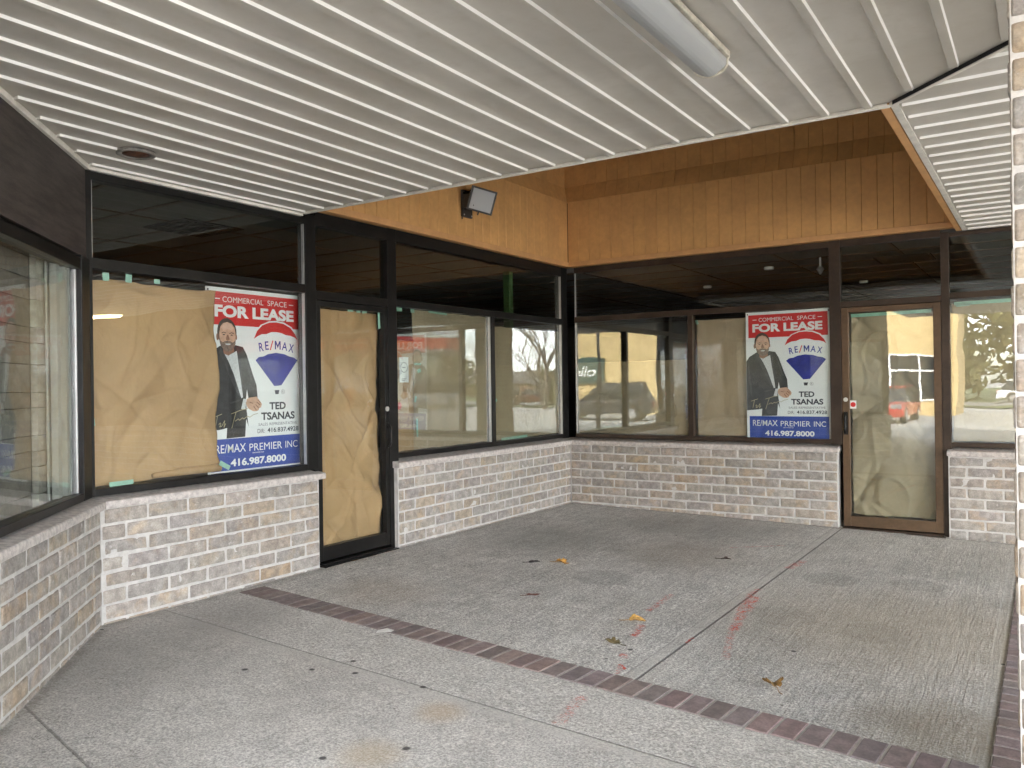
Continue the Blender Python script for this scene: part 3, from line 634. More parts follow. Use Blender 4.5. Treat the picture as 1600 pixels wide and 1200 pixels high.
def poster(seg, X0, X1, Z0, Z1, y0, label):
    t = thing('lease_poster', label, 'poster', seg, ((X0+X1)/2, y0, Z0), 'lease posters')
    W, H = X1-X0, Z1-Z0
    def U(x, y):
        yt = 88-(x-105)*.04; yb = 1090+(x-105)*.044; return (X0+W*(x-105)/690, Z1-H*(y-yt)/(yb-yt))
    def poly(P): return [U(*p) for p in P]
    def p6(P): return [U(a*5/6, b*5/6+50) for a, b in P]
    d = .0006; Y = lambda k: y0-d*k
    mb = MB(); mb.box(X0, y0, Z0, X1, y0+.003, Z1); mb.build('sheet', M['poster'], t)
    def rect(u0, v0, u1, v1): return [(X0+W*u0, Z1-H*v0), (X0+W*u0, Z1-H*v1), (X0+W*u1, Z1-H*v1), (X0+W*u1, Z1-H*v0)]
    hb = MB().flat(rect(.032, .022, .968, .20), Y(1)).build('header_band', M['red'], t)
    fb = MB().flat(rect(.032, .812, .968, .983), Y(1)).build('footer_band', M['blue'], t)
    def tx(par, name, s, u0, u1, v0, v1, mt, k, bold=.02):
        m = MB(); text_into(m, s, X0+W*u0, X0+W*u1, Z1-H*v1, Z1-H*v0, Y(k), bold); m.build(name, mt, par, fix=False)
    m = MB(); text_into(m, 'COMMERCIAL', X0+W*.16, X0+W*.574, Z1-H*.076, Z1-H*.046, Y(2), .0); m.build('small_heading', M['poster'], hb, fix=False); m = MB(); text_into(m, 'SPACE', X0+W*.618, X0+W*.83, Z1-H*.076, Z1-H*.046, Y(2), .0)
    m.build('small_heading', M['poster'], hb, fix=False)
    for u in (.085, .855): MB().flat(rect(u, .058, u+.05, .063), Y(2)).build('dash', M['poster'], hb)
    tx(hb, 'large_heading', 'FOR LEASE', .082, .908, .092, .158, M['poster'], 2, .045)
    # balloon emblem
    outline = [(418, 420), (420, 360), (440, 310), (480, 265), (540, 240), (595, 233), (655, 238), (715, 262), (752, 305), (772, 355), (774, 415), (764, 462), (630, 628), (572, 630), (432, 476)]
    bl = MB().flat(poly(outline), Y(2)).build('balloon_emblem', M['poster'], t)
    MB().flat(poly([(428, 350), (452, 303), (490, 268), (545, 247), (595, 242), (650, 246), (705, 268), (742, 305), (760, 340), (738, 325), (705, 316), (668, 314), (632, 303), (595, 300), (556, 303), (520, 317), (485, 320), (455, 333)]), Y(3)).build('crown', M['red'], bl)
    MB().flat(poly([(438, 472), (462, 453), (498, 448), (530, 434), (590, 424), (655, 430), (690, 442), (728, 448), (757, 464), (628, 618), (574, 622)]), Y(3)).build('skirt', M['blue2'], bl)
    MB().flat(poly([(576, 646), (612, 646), (606, 670), (582, 670)]), Y(2)).build('basket', M['ink'], bl)
    m = MB(); word = []
    EM = ((0, 0), (0, 1), (.22, 1), (.5, .5), (.78, 1), (1, 1), (1, 0), (.8, 0), (.8, .66), (.5, .14), (.2, .66), (.2, 0))
    for ch, cx, cy, w, h, r in (('R', 480, 394, 32, 50, .16), ('E', 522, 384, 26, 50, .10), ('A', 657, 382, 42, 50, -.10), ('X', 708, 391, 38, 50, -.18)):
        a, b = U(cx-w/2, cy), U(cx+w/2, cy); c0 = U(cx, cy+h/2); c1 = U(cx, cy-h/2); text_into(m, ch, a[0], b[0], c0[1], c1[1], Y(4), .012, r)
        if ch == 'E': me_ = m; me_.build('lettering', M['blue2'], bl, fix=False); m = MB(); m.flat([U(582+44*a_, 403-50*b_) for a_, b_ in EM], Y(4))
    m.build('lettering', M['blue2'], bl, fix=False)
    MB().flat(poly([(543, 410), (551, 410), (571, 352), (563, 352)]), Y(4)).build('slash', M['red'], bl)
    m = MB(); a = U(640, 657); N = 18
    m.add([(a[0]+r*W/690*math.cos(6.2832*k/N), Y(2), a[1]+r*W/690*math.sin(6.2832*k/N)) for k in range(N) for r in (14, 11.5)], [(2*k, 2*((k+1) % N), 2*((k+1) % N)+1, 2*k+1) for k in range(N)])
    text_into(m, 'R', a[0]-.007, a[0]+.007, a[1]-.009, a[1]+.009, Y(2), .02); m.build('registered_mark', M['greyink'], bl, fix=False)
    # portrait
    pr = MB().flat(p6([(128, 505), (160, 462), (235, 420), (300, 430), (360, 410), (420, 420), (452, 470), (500, 600), (533, 680), (540, 765), (462, 768), (450, 705), (440, 770), (445, 850), (460, 960), (440, 905), (430, 1024), (276, 1024), (282, 955), (240, 962), (128, 968)]), Y(1)).build('portrait', M['suit'], t)
    pr['label'] = 'printed man in dark suit and open white shirt, hands clasped'
    MB().flat(p6([(268, 470), (300, 480), (340, 462), (368, 448), (374, 482), (385, 560), (400, 650), (416, 758), (402, 764), (372, 690), (335, 590), (300, 520)]), Y(2)).build('shirt', M['shirt'], pr)
    m = MB(); m.flat(p6([(235, 425), (268, 472), (300, 522), (340, 600), (378, 700), (400, 766), (360, 720), (300, 610), (262, 520), (225, 470)]), Y(3)); m.flat(p6([(372, 450), (395, 470), (402, 560), (412, 660), (416, 735), (400, 640), (386, 550)]), Y(3))
    m.flat(p6([(140, 560), (155, 545), (175, 700), (185, 850), (165, 800)]), Y(3)); m.flat(p6([(430, 470), (446, 500), (500, 650), (480, 640)]), Y(3)); m.flat(p6([(300, 790), (395, 770), (392, 782), (310, 800)]), Y(3)); m.build('lapels', M['suit2'], pr)
    MB().flat(p6([(418, 768), (442, 770), (434, 842), (398, 836)]), Y(3)).build('cuff', M['shirt'], pr)
    hands = [(446, 772), (470, 762), (530, 757), (545, 772), (562, 790), (576, 810), (568, 832), (552, 838), (546, 852), (524, 858), (498, 856), (470, 842), (450, 828), (440, 800)]
    hd = MB().flat(p6(hands), Y(3)).build('hands', M['skin'], pr)
    m = MB()
    for P in ([(532, 790), (560, 812), (556, 818), (528, 798)], [(522, 806), (550, 836), (545, 840), (518, 813)], [(506, 818), (530, 850), (524, 853), (501, 824)], [(470, 790), (500, 800), (498, 805), (470, 797)], [(540, 776), (566, 800), (564, 804), (538, 782)]): m.flat(p6(P), Y(4))
    m.build('fingers', M['skin2'], pr)
    def oval(cx, cy, rx, ry, n=28, a0=0, a1=6.2832, e=1.0): return [(cx+rx*math.cos(a0+(a1-a0)*k/n)*(1), cy+ry*math.sin(a0+(a1-a0)*k/n)) for k in range(n if a1-a0 > 6.28 else n+1)]
    MB().flat(p6([(252, 400), (340, 400), (348, 455), (300, 482), (262, 470)]), Y(3)).build('neck', M['skin2'], pr)
    hr = MB(); hr.flat(p6(oval(290, 328, 78, 92)), Y(4)); hr.flat(p6(oval(215, 362, 11, 24)), Y(4), 1); hr.flat(p6(oval(366, 358, 6, 18)), Y(4), 1); hr.build('hair', [M['hair'], M['skin2']], pr)
    MB().flat(p6([(228, 330), (238, 295), (258, 272), (292, 262), (328, 270), (350, 295), (360, 335), (360, 380), (350, 415), (325, 442), (296, 450), (266, 440), (240, 412), (228, 375)]), Y(5)).build('face', M['skin'], pr)
    MB().flat(p6([(228, 365), (236, 388), (255, 396), (270, 388), (292, 384), (318, 387), (334, 395), (350, 385), (360, 360), (358, 400), (346, 428), (322, 450), (296, 456), (264, 447), (238, 420), (229, 392)]), Y(6)).build('beard', M['beard'], pr)
    m = MB(); m.flat(p6([(272, 404), (296, 402), (321, 403), (310, 411), (296, 413), (282, 411)]), Y(7)); m.build('smile', M['shirt'], pr)
    for cx in (264, 326):
        m = MB(); m.flat(p6([(cx-18, 334), (cx, 327), (cx+18, 333), (cx+18, 338), (cx, 332), (cx-18, 340)]), Y(7)); m.flat(p6(oval(cx, 346, 10, 4, 12)), Y(7)); m.build('eye', M['hair'], pr)
    MB().flat(p6([(244, 300), (262, 276), (292, 268), (322, 276), (342, 300), (330, 316), (296, 308), (258, 316)]), Y(6)).build('forehead', mat('print_skin_light', (.66, .43, .33), .45, 0, .08, 20), pr)
    m = MB(); m.flat(p6([(288, 345), (300, 345), (310, 374), (304, 382), (284, 382), (278, 374)]), Y(7)); m.build('nose', M['skin2'], pr)
    # signature
    m = MB()
    for P in ([(170, 882), (240, 862)], [(205, 872), (195, 915), (188, 945)], [(214, 930), (225, 918), (232, 925), (220, 945), (238, 940), (262, 905), (255, 950), (270, 925)], [(315, 865), (400, 842), (455, 836)], [(355, 855), (335, 910), (318, 960)], [(345, 915), (375, 900), (380, 912), (410, 895), (415, 905), (450, 888), (470, 895), (500, 880), (540, 872)]):
        if P[0] == (315, 865): m.build('signature', M['gold'], t); m = MB()
        for (a, b), (c_, e) in zip(P, P[1:]):
            L = math.hypot(c_-a, e-b); nx, nz = -(e-b)/L*2.2, (c_-a)/L*2.2; m.flat(p6([(a+nx, b+nz), (a-nx, b-nz), (c_-nx, e-nz), (c_+nx, e+nz)]), Y(5))
    m.build('signature', M['gold'], t)
    tx(t, 'name_line', 'TED', .625, .805, .622, .664, M['ink'], 1, .035); tx(t, 'name_line', 'TSANAS', .535, .905, .678, .722, M['ink'], 1, .035)
    tx(t, 'role_line', 'SALES REPRESENTATIVE', .505, .93, .737, .753, M['greyink'], 1, .01)
    m = MB(); text_into(m, 'DIR:', X0+W*.495, X0+W*.57, Z1-H*.793, Z1-H*.770, Y(1), .0); m.build('phone_caption', M['ink'], t, fix=False); tx(t, 'phone_line', '416.837.4928', .60, .945, .766, .793, M['ink'], 1, .015)
    m = MB(); text_into(m, 'RE/MAX', X0+W*.072, X0+W*.372, Z1-H*.888, Z1-H*.842, Y(2), .004); m.build('office_line', M['poster'], fb, fix=False); m = MB(); text_into(m, 'PREMIER', X0+W*.408, X0+W*.757, Z1-H*.888, Z1-H*.848, Y(2), .0); m.build('office_line', M['poster'], fb, fix=False); m = MB(); text_into(m, 'INC', X0+W*.795, X0+W*.932, Z1-H*.888, Z1-H*.848, Y(2), .0)
    m.build('office_line', M['poster'], fb, fix=False); m = MB(); text_into(m, 'BROKERAGE', X0+W*.44, X0+W*.56, Z1-H*.902, Z1-H*.896, Y(2), .01); m.build('fine_print', M['poster'], fb, fix=False)
    tx(fb, 'phone_number', '416.987.8000', .218, .80, .922, .964, M['poster'], 2, .035)
    for u in (.022, .978): MB().disc((X0+W*u, Y(1), Z1-H*.016), (0, 1, 0), .008, .002, 14).build('fixing_hole', M['ink'], t)
poster('L', -5.222, -4.278, .850, 2.285, .205, 'lease poster half hidden by brown paper in the window left of the black door')
poster('B', 2.235, 3.152, .845, 2.285, .1035, 'fully visible lease poster in the window left of the bronze door')

# ------------------------------------------------------------------ cladding in the open well above the fronts
ORG = (.63, .345, .125)
def boards(name_t, label, seg, xa, xb, trim=True, pitch=.152, grow=0, z_low=3.055):
    t = thing(name_t, label, 'cladding', seg, ((xa+xb)/2, 0, 3.0), 'orange boarding round the open well')
    def run(z0, z1, y0a, y1a, nm):
        mb = MB(); x = xa if grow >= 0 or nm != 'x' else xa
        while x < xb-.02:
            e = min(x+pitch, xb); mb.tone = tone_of(ORG, .03)
            # tapered board: chamfered long edges make the V groove
            c = .0045; y0, y1 = y0a, y1a
            prof = lambda y: [(x+.001, y+c), (x+.001+c, y), (e-.001-c, y), (e-.001, y+c), (e-.001, y+.02), (x+.001, y+.02)]
            a = [(p[0], p[1], z0) for p in prof(y0)]; b = [(p[0], p[1], z1) for p in prof(y1)]
            mb.add(a+b, [tuple(range(6))[::-1], tuple(range(6, 12))]+[(i, (i+1) % 6, 6+(i+1) % 6, 6+i) for i in range(6)]); x += pitch
        return mb.build(nm, M['orange'], t)
    run(z_low, 3.818, 0, 0, 'boards'); xa, xb = (xa-.085 if grow < 0 else xa), (xb+.085 if grow > 0 else xb)
    run(3.82, 4.035, 0.002, .078, 'splayed_boards'); run(4.037, 5.3, .078, .078, 'boards')
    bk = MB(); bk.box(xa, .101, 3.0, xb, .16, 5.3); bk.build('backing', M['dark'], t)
    if trim: m = MB(); m.box(xa, -.014, 2.995, xb, .10, z_low-.001); m.build('trim_board', M['orange_trim'], t, bevel=.003)
    return t
boards('orange_cladding', 'orange vertical boarding above the black door and long window, carrying the floodlight', 'L', -4.46, -.001, grow=1)
boards('orange_cladding', 'orange vertical boarding above the bronze door, meeting the side boarding in the corner', 'B', .001, 4.40, grow=-1)
SEG['R'] = ((4.41, 0, 0), R(-90)); SEG['F'] = ((0, -4.42, 0), R(180))
t = boards('orange_cladding', 'orange boarded edge along the right side of the open well', 'R', 0.0, 4.40, False)
m = MB(); m.box(.005, -.052, 2.952, 4.385, -.004, 3.10); m.build('trim_board', M['orange_trim'], t, bevel=.003)
boards('orange_cladding', 'orange boarding on the near side of the open well, above the white soffit edge', 'F', -4.40, 0.0, False)

# ------------------------------------------------------------------ soffits
ZS = 2.955
def clip_y(x): return -4.42 if x < 4.41 else -4.42-(x-4.41)*1.0
def soffit_front():
    t = thing('soffit', 'white ribbed metal soffit over the foreground, with ribs running into the picture', 'soffit', 'W', (3, -7.5, ZS))
    m = MB(); P = [(-.12, -4.42), (4.41, -4.42), (5.95, -5.96), (5.95, -11.5), (2.4, -11.5), (2.4, -8.67), (-.12, -6.15)]
    m.prism(P, ZS+.002, ZS+.02, 'z'); m.build('panels', M['soffit'], t)
    r = MB(); x = -.02-.0
    k = 0
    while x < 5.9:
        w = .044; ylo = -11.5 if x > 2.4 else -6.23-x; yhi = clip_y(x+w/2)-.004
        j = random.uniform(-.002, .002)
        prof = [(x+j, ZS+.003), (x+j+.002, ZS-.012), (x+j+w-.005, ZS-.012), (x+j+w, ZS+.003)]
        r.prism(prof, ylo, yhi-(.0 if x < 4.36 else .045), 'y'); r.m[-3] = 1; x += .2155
    r.build('ribs', [M['rib_side_lit'], M['soffit']], t, bevel=.0012)
    e = MB(); e.box(0.0, -4.432, ZS-.022, 4.415, -4.404, ZS-.012); e.box(.0, -4.412, ZS-.012, 4.40, -4.405, ZS+.06); e.build('edge_trim', M['soffit_trim'], t, bevel=.002)
    f = MB(); f.prism([(5.95, -5.96), (6.05, -6.06), (6.05, -11.6), (2.4, -11.6), (2.4, -11.501), (5.95, -11.501)], 2.957, 3.9, 'z'); f.build('fascia', mat('brown_fascia', (.16, .09, .05), .7), t)
    return t
soffit_front()
def soffit_right():
    t = thing('soffit', 'white ribbed metal soffit at upper right, its ribs running sideways behind the brick pillar', 'soffit', 'W', (8, -3, ZS))
    m = MB(); P = [(4.41, .0), (4.41, -4.45), (5.95, -5.99), (14, -5.99), (14, .0)]
    P = [(4.425, .05), (4.425, -4.43), (5.965, -5.955), (14, -5.955), (14, .05)]
    m.prism(P, ZS+.0035, ZS+.02, 'z'); m.build('panels', M['soffit'], t)
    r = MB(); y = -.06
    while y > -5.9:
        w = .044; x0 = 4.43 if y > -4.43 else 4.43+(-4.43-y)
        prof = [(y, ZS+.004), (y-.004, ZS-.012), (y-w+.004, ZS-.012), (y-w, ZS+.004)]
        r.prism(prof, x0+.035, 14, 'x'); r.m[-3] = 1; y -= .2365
    r.build('ribs', [M['rib_side_lit'], M['soffit']], t, bevel=.0012)
    q = MB(); q.prism([(4.43, -4.4455), (5.95, -5.9655), (5.95, -5.958), (4.43, -4.438)], ZS-.0175, ZS+.001, 'z'); q.build('shadow_gap', M['dark'], t)
    e = MB(); e.prism([(4.412, -4.415), (5.95, -5.953), (5.965, -5.938), (4.432, -4.405)], ZS-.02, ZS+.003, 'z')
    e.box(4.412, -4.40, ZS-.006, 4.452, -.02, ZS+.003); e.build('edge_trim', M['soffit_trim'], t, bevel=.002)
    f = MB(); f.prism([(5.951, -5.96), (6.051, -6.06), (14.2, -6.06), (14.2, -5.96)], 2.958, 3.898, 'z'); f.build('fascia', mat('brown_fascia', (.16, .09, .05), .7), t)
soffit_right()

# ------------------------------------------------------------------ building shell and dim interior
t = thing('mall_building', 'dim shop interior with tiled ceiling seen through the upper panes', 'building', 'W', (-4, 5, 0))
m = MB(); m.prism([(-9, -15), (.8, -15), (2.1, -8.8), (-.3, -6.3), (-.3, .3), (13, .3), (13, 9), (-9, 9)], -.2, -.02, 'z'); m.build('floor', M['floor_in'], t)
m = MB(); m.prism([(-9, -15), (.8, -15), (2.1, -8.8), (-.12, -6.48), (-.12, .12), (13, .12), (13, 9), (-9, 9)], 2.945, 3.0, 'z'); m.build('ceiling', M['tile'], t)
m = MB(); y = -12.
while y < 8.9:
    b = -.13 if y < .12 else 12.9
    if y < -6.3: b = -6.5-y-.1 if y > -8.4 else .7
    m.box(-8.9, y, 2.936, b, y+.035, 2.9445); y += .61
x = -8.5
while x < 12.9:
    a = -6.3-max(0, x)*1.0 if x < 2 else .13
    if x > -.14: a = .13
    m.box(x, a, 2.9372, x+.035, 8.9, 2.9442); x += 1.22
m.build('ceiling_grid', M['tbar'], t)
m = MB(); m.box(-9.2, -15, -.2, -9, 9.2, 3.0); m.box(-9, 9, -.2, 13, 9.2, 3.0); m.box(13, .2, -.2, 13.2, 9.2, 3.0); m.box(-9, -15.2, -.2, .9, -15, 3.0); m.prism([(.8, -15), (.95, -15), (2.34, -8.7), (2.2, -8.7)], -.2, 3.0, 'z')
m.box(-9, -7.3, -.02, -1.2, -7.2, 2.93); m.build('inner_wall', M['wall_in'], t)
m = MB(); m.box(-9.3, -15.3, 5.3, 14, 9.3, 5.5); m.build('roof', M['roof'], t)
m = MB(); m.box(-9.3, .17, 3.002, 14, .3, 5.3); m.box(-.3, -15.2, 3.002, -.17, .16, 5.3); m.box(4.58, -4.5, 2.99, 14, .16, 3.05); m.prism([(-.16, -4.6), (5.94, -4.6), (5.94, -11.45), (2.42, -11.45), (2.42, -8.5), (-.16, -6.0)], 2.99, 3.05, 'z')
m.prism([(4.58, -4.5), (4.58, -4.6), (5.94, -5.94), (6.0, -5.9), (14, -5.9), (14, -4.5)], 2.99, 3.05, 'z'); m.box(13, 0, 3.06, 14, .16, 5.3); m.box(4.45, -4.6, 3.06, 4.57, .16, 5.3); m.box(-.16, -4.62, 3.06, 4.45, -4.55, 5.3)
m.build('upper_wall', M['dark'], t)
for x, y, w in ((2.2, 1.2, 'nearest the glass'), (.9, 2.6, 'towards the inner corner'), (2.9, 3.5, 'deepest in the shop')):
    single(MB().disc((x, y, 2.918), (0, 0, 1), .06, .034, 20), 'smoke_detector', M['white'], 'round white smoke detector on the dark shop ceiling, '+w, 'smoke detector', 'W', (x, y, 2.9), 'smoke detectors', bevel=.006)
for x, y, w in ((3.7, 1.5, 'dark ceiling vent seen above the bronze door'), (-1.2, -4.6, 'dark ceiling vent seen above the lease poster by the black door')):
    m = MB(); m.box(x-.3, y-.3, 2.925, x+.3, y+.3, 2.935)
    for k in range(7): m.box(x-.27, y-.27+k*.08, 2.915, x+.27, y-.24+k*.08, 2.9249)
    single(m, 'air_vent', M['dark'], w, 'air vent', 'W', (x, y, 2.925), 'ceiling vents')
m = MB(); m.tube([(2.9, .8, 2.935), (2.9, .8, 2.83)], .012, 8); m.tube([(2.9, .8, 2.83), (2.9, .8, 2.80), (2.9, .8, 2.74)], [.02, .045, .01], 14); single(m, 'sprinkler', M['steel'], 'metal sprinkler head hanging from the shop ceiling near the bronze door', 'sprinkler', 'W', (2.9, .8, 2.74))
single(MB().box(-.60, -.60, 0, -.51, -.51, 2.93), 'post', M['green_post'], 'green painted post inside the shop near the inner corner', 'post', 'W', (-.56, -.56, 0), bevel=.004)
# planked pier and white frame inside the angled window
m = MB(); z = .0
while z < 2.9:
    h = random.choice((.09, .125, .125, .16)); c = tone_of((.40, .38, .33), .16); m.tone = c; m.box(-.49, .20, z+.002, -.20, .235, min(z+h, 2.93)-.002); m.tone = scale_c(tone_of((.19, .175, .15), .14), 1); m.box(-2.9, .238, z+.002, -.492, .27, min(z+h, 2.93)-.002); z += h
single(m, 'plank_wall', M['plank'], 'whitewashed plank partition inside the angled window at the left edge', 'partition', 'Y', (-1.0, .24, 0), bevel=.002)
m = MB()
for a, b, y in ((-.385, -.335, .125), (-.305, -.29, .135), (-.262, -.222, .115), (-.205, -.19, .11)): m.box(a, y, .0, b, y+.04, 2.9)
m.box(-.39, .176, 0, -.18, .19, 2.9)
single(m, 'white_frame', mat('greyed_white_paint', (.46, .46, .42), .5, 0, .08), 'white upright frame behind the glass at the right end of the angled window', 'frame', 'Y', (-.28, .15, 0), bevel=.004)

# ------------------------------------------------------------------ light fittings
t = thing('ceiling_light', 'long frosted strip light fixed under the white soffit near the top', 'ceiling light', 'W', (3.89, -6.3, ZS), 'ceiling lights')
m = MB(); m.prism([(3.80, ZS-.013), (3.80, ZS-.045), (3.952, ZS-.038), (3.952, ZS-.013)], -6.9, -5.60, 'y'); m.build('housing', M['dirty_white'], t, bevel=.003)
m = MB(); prof = []
for k in range(17):
    a = math.pi*k/16; prof.append((3.865-.075*math.cos(a), ZS-.046-.060*math.sin(a)**.75-(.004*math.cos(4*a))))
prof.append((3.94, ZS-.046)); prof.insert(0, (3.79, ZS-.046))
m.prism(prof, -6.88, -5.612, 'y'); m.build('lens', M['lens'], t, smooth=False)
m = MB(); prof2 = [(3.787, ZS-.044)]+[(3.865-.079*math.cos(math.pi*k/16), ZS-.047-.064*math.sin(math.pi*k/16)**.75) for k in range(17)]+[(3.944, ZS-.047), (3.952, ZS-.037)]
m.prism(prof2, -5.611, -5.597, 'y'); m.build('end_cap', M['dirty_white'], t)
g = G('lit_tube'); g.set(Base_Color=(.8, .7, .45)); g.b.inputs['Emission Color'].default_value = (1, .78, .36, 1); g.b.inputs['Emission Strength'].default_value = 9.0
t = thing('ceiling_light', 'lit warm strip light further along the covered walk, mirrored in the papered window', 'ceiling light', 'W', (9.8, -.5, ZS), 'ceiling lights')
m = MB(); m.box(9.1, -.62, ZS-.03, 10.5, -.36, ZS-.017); m.build('housing', M['dirty_white'], t)
m = MB(); m.prism([(-.6, ZS-.031), (-.56, ZS-.08), (-.42, ZS-.08), (-.38, ZS-.031)], 9.12, 10.48, 'x'); m.build('lens', g.m, t)

t = thing('recessed_downlight', 'small round rusty downlight set in the soffit at upper left', 'ceiling light', 'W', (.465, -6.19, ZS))
m = MB(); N = 28; c = (.465, -6.19)
ring = [(.078, ZS-.0165), (.10, ZS-.022), (.112, ZS-.018), (.112, ZS+.001), (.078, ZS+.001)]
vs = [(c[0]+r*math.cos(6.2832*k/N), c[1]+r*math.sin(6.2832*k/N), z) for k in range(N) for r, z in ring]; nr = len(ring)
m.add(vs, [(k*nr+j, ((k+1) % N)*nr+j, ((k+1) % N)*nr+(j+1) % nr, k*nr+(j+1) % nr) for k in range(N) for j in range(nr)]); m.build('ring', M['ring2'], t, smooth=True)
m = MB(); m.tube([(c[0], c[1], ZS-.0140), (c[0], c[1], ZS-.0150), (c[0], c[1], ZS-.0157)], [.079, .05, .02], 24); m.build('reflector', M['rust'], t, smooth=True)

t = thing('floodlight', 'dark wall floodlight with pale lens on the orange boarding', 'floodlight', 'L', (-2.15, 0, 3.3))
m = MB(); m.box(-2.27, -.03, 3.27, -2.10, -.001, 3.55); m.box(-2.268, -.018, 3.24, -2.255, -.006, 3.27); m.build('mounting_plate', M['ring'], t, bevel=.006)
m = MB(); m.tube([(-2.19, -.03, 3.53), (-2.19, -.07, 3.545), (-2.175, -.12, 3.53), (-2.16, -.14, 3.50)], .006, 6); m.build('cable', M['rubber'], t)
for bx, bz in ((-2.25, 3.53), (-2.12, 3.53), (-2.25, 3.29), (-2.12, 3.29)): MB().disc((bx, -.032, bz), (0, 1, 0), .008, .006, 10).build('bolt', M['steel'], t)
m = MB(); m.box(-2.262, -.16, 3.36, -2.250, -.03, 3.50); m.build('bracket', M['ring'], t, bevel=.003); m = MB(); m.box(-2.12, -.16, 3.36, -2.108, -.03, 3.50); m.build('bracket', M['ring'], t, bevel=.003)
ti = Matrix.Translation((-2.15, -.17, 3.435)) @ Matrix.Rotation(R(-42), 4, 'Z') @ Matrix.Rotation(R(14), 4, 'X') @ Matrix.Rotation(R(13), 4, 'Y')
m = MB(); m.add([(-.115, .06, -.09), (.115, .06, -.09), (.115, .06, .10), (-.115, .06, .10), (-.14, -.07, -.125), (.14, -.07, -.125), (.14, -.07, .125), (-.14, -.07, .125)],
    [(0, 1, 2, 3), (7, 6, 5, 4), (0, 4, 5, 1), (1, 5, 6, 2), (2, 6, 7, 3), (3, 7, 4, 0)])
for k in range(6): m.box(-.10+k*.038, .06, -.07, -.092+k*.038, .085, .08)
m.box(-.006, -.05, -.155, .006, -.03, -.12); m.xform(ti); hs = m.build('lamp_housing', M['ring'], t, bevel=.006)
m = MB(); m.box(-.118, -.078, -.105, .118, -.0705, .105); m.xform(ti); m.build('lens', M['lens'], hs, bevel=.004)

# ------------------------------------------------------------------ pillars of the covered walk
def pillar(x0, y0, label, w=.62):
    t = thing('brick_pillar', label, 'pillar', 'W', (x0+w/2, y0+w/2, -.1), 'brick pillars of the covered walk')
    m = MB()
    saved = BR[:]
    for side in range(4):
        q = MB(); brick_run(q, 0, w, -.2, 31, 0.0, pitch=.31, flip=side % 2 == 1, y0=0, y1=.09)
        a = R(90*side); q.xform(Matrix.Translation((x0+w/2, y0+w/2, 0)) @ Matrix.Rotation(a, 4, 'Z') @ Matrix.Translation((-w/2, -w/2, 0)))
        b = len(m.v); m.v += q.v; m.f += [[i+b for i in f] for f in q.f]; m.m += q.m; m.c += q.c
    m.build('bricks', M['brick'], t, smooth=True, fix=False)
    k = MB(); k.box(x0+.005, y0+.005, -.3, x0+w-.005, y0+w-.005, ZS+.001); k.build('mortar', M['mortar'], t)
pillar(5.008, -6.45, 'rough brick pillar cut off by the right edge of the photo')

# ------------------------------------------------------------------ leaves and litter
def leaf(x, y, s, rot, c, label, lobes=5, curl=1.0, seed=0):
    curl *= .55; s *= 1.12
    rnd = random.Random(seed); m = MB(); N = 40; vs = [(0, 0, 0)]
    for k in range(N):
        a = 6.2832*k/N; r = s*(.55+.45*abs(math.cos(a*lobes/2))**.7)*(1+.12*rnd.uniform(-1, 1)); r *= .84+.16*math.cos(a)
        px, py = r*math.cos(a), r*math.sin(a)*.8
        vs.append((px, py, curl*s*(.55*(py/s)**2*2+.25*math.sin(px/s*3+seed))))
    zmin = min(v[2] for v in vs); vs = [(a, b, c_-zmin+.002) for a, b, c_ in vs]
    m.add(vs, [(0, 1+k, 1+(k+1) % N) for k in range(N)]); m.tube([(-.4*s, 0, vs[0][2]), (-1.1*s, .1*s, .004), (-1.5*s, .05*s, .006)], .0018, 5)
    mt = G('leaf_'+str(seed)); n = mt.ramp(mt.noise(45, 4), .35, .65); mt.set(Base_Color=mt.mix(n, scale_c(c, .55), scale_c(c, 1.25)), Roughness=.6)
    o = m.build('fallen_leaf', mt.m); so_ = o.modifiers.new('thickness', 'SOLIDIFY'); so_.thickness = .0008
    o.location = (x, y, gz(x)+.001); o.rotation_euler = (0, R(.9), rot); tag(o, label, 'leaf', 'fallen leaves on the pavement'); return o
leaf(2.827, -4.233, .062, .5, (.55, .32, .09), 'curled yellow brown leaf above a red paint mark in mid pavement', 3, 1.1, 1)
leaf(3.901, -4.884, .068, 2.2, (.33, .19, .06), 'crumpled brown leaf nearest the viewer at lower right', 7, 1.5, 2)
leaf(1.595, -3.041, .065, .2, (.50, .26, .06), 'orange brown leaf before the long low brick wall', 5, 1.2, 3)
leaf(1.925, -4.054, .055, 1.0, (.16, .055, .035), 'dark reddish leaf lying alone before the long low brick wall', 3, .5, 4)
leaf(2.907, -4.701, .055, 2.9, (.17, .13, .06), 'dull olive leaf just below the curled yellow leaf', 7, .9, 5)
leaf(1.376, -3.154, .055, .8, (.035, .03, .026), 'blackened leaf left of the orange brown leaf', 3, .5, 6)
leaf(2.715, -2.137, .05, .4, (.09, .06, .045), 'small dark leaf near the low wall left of the bronze door', 5, .6, 7)
m = MB(); m.add([(-.05, -.03, .005), (.045, -.035, .010), (.055, .02, .004), (.01, .032, .012), (-.045, .025, .004)], [(0, 1, 2, 3, 4)])
o = m.build('paper_scrap', M['white']); o.location = (1.625, -5.30, gz(1.625)+.007); o.rotation_euler = (0, R(.9), .6); tag(o, 'white scrap of paper lying on the brick course in the pavement', 'litter')
so_ = o.modifiers.new('thickness', 'SOLIDIFY'); so_.thickness = .001

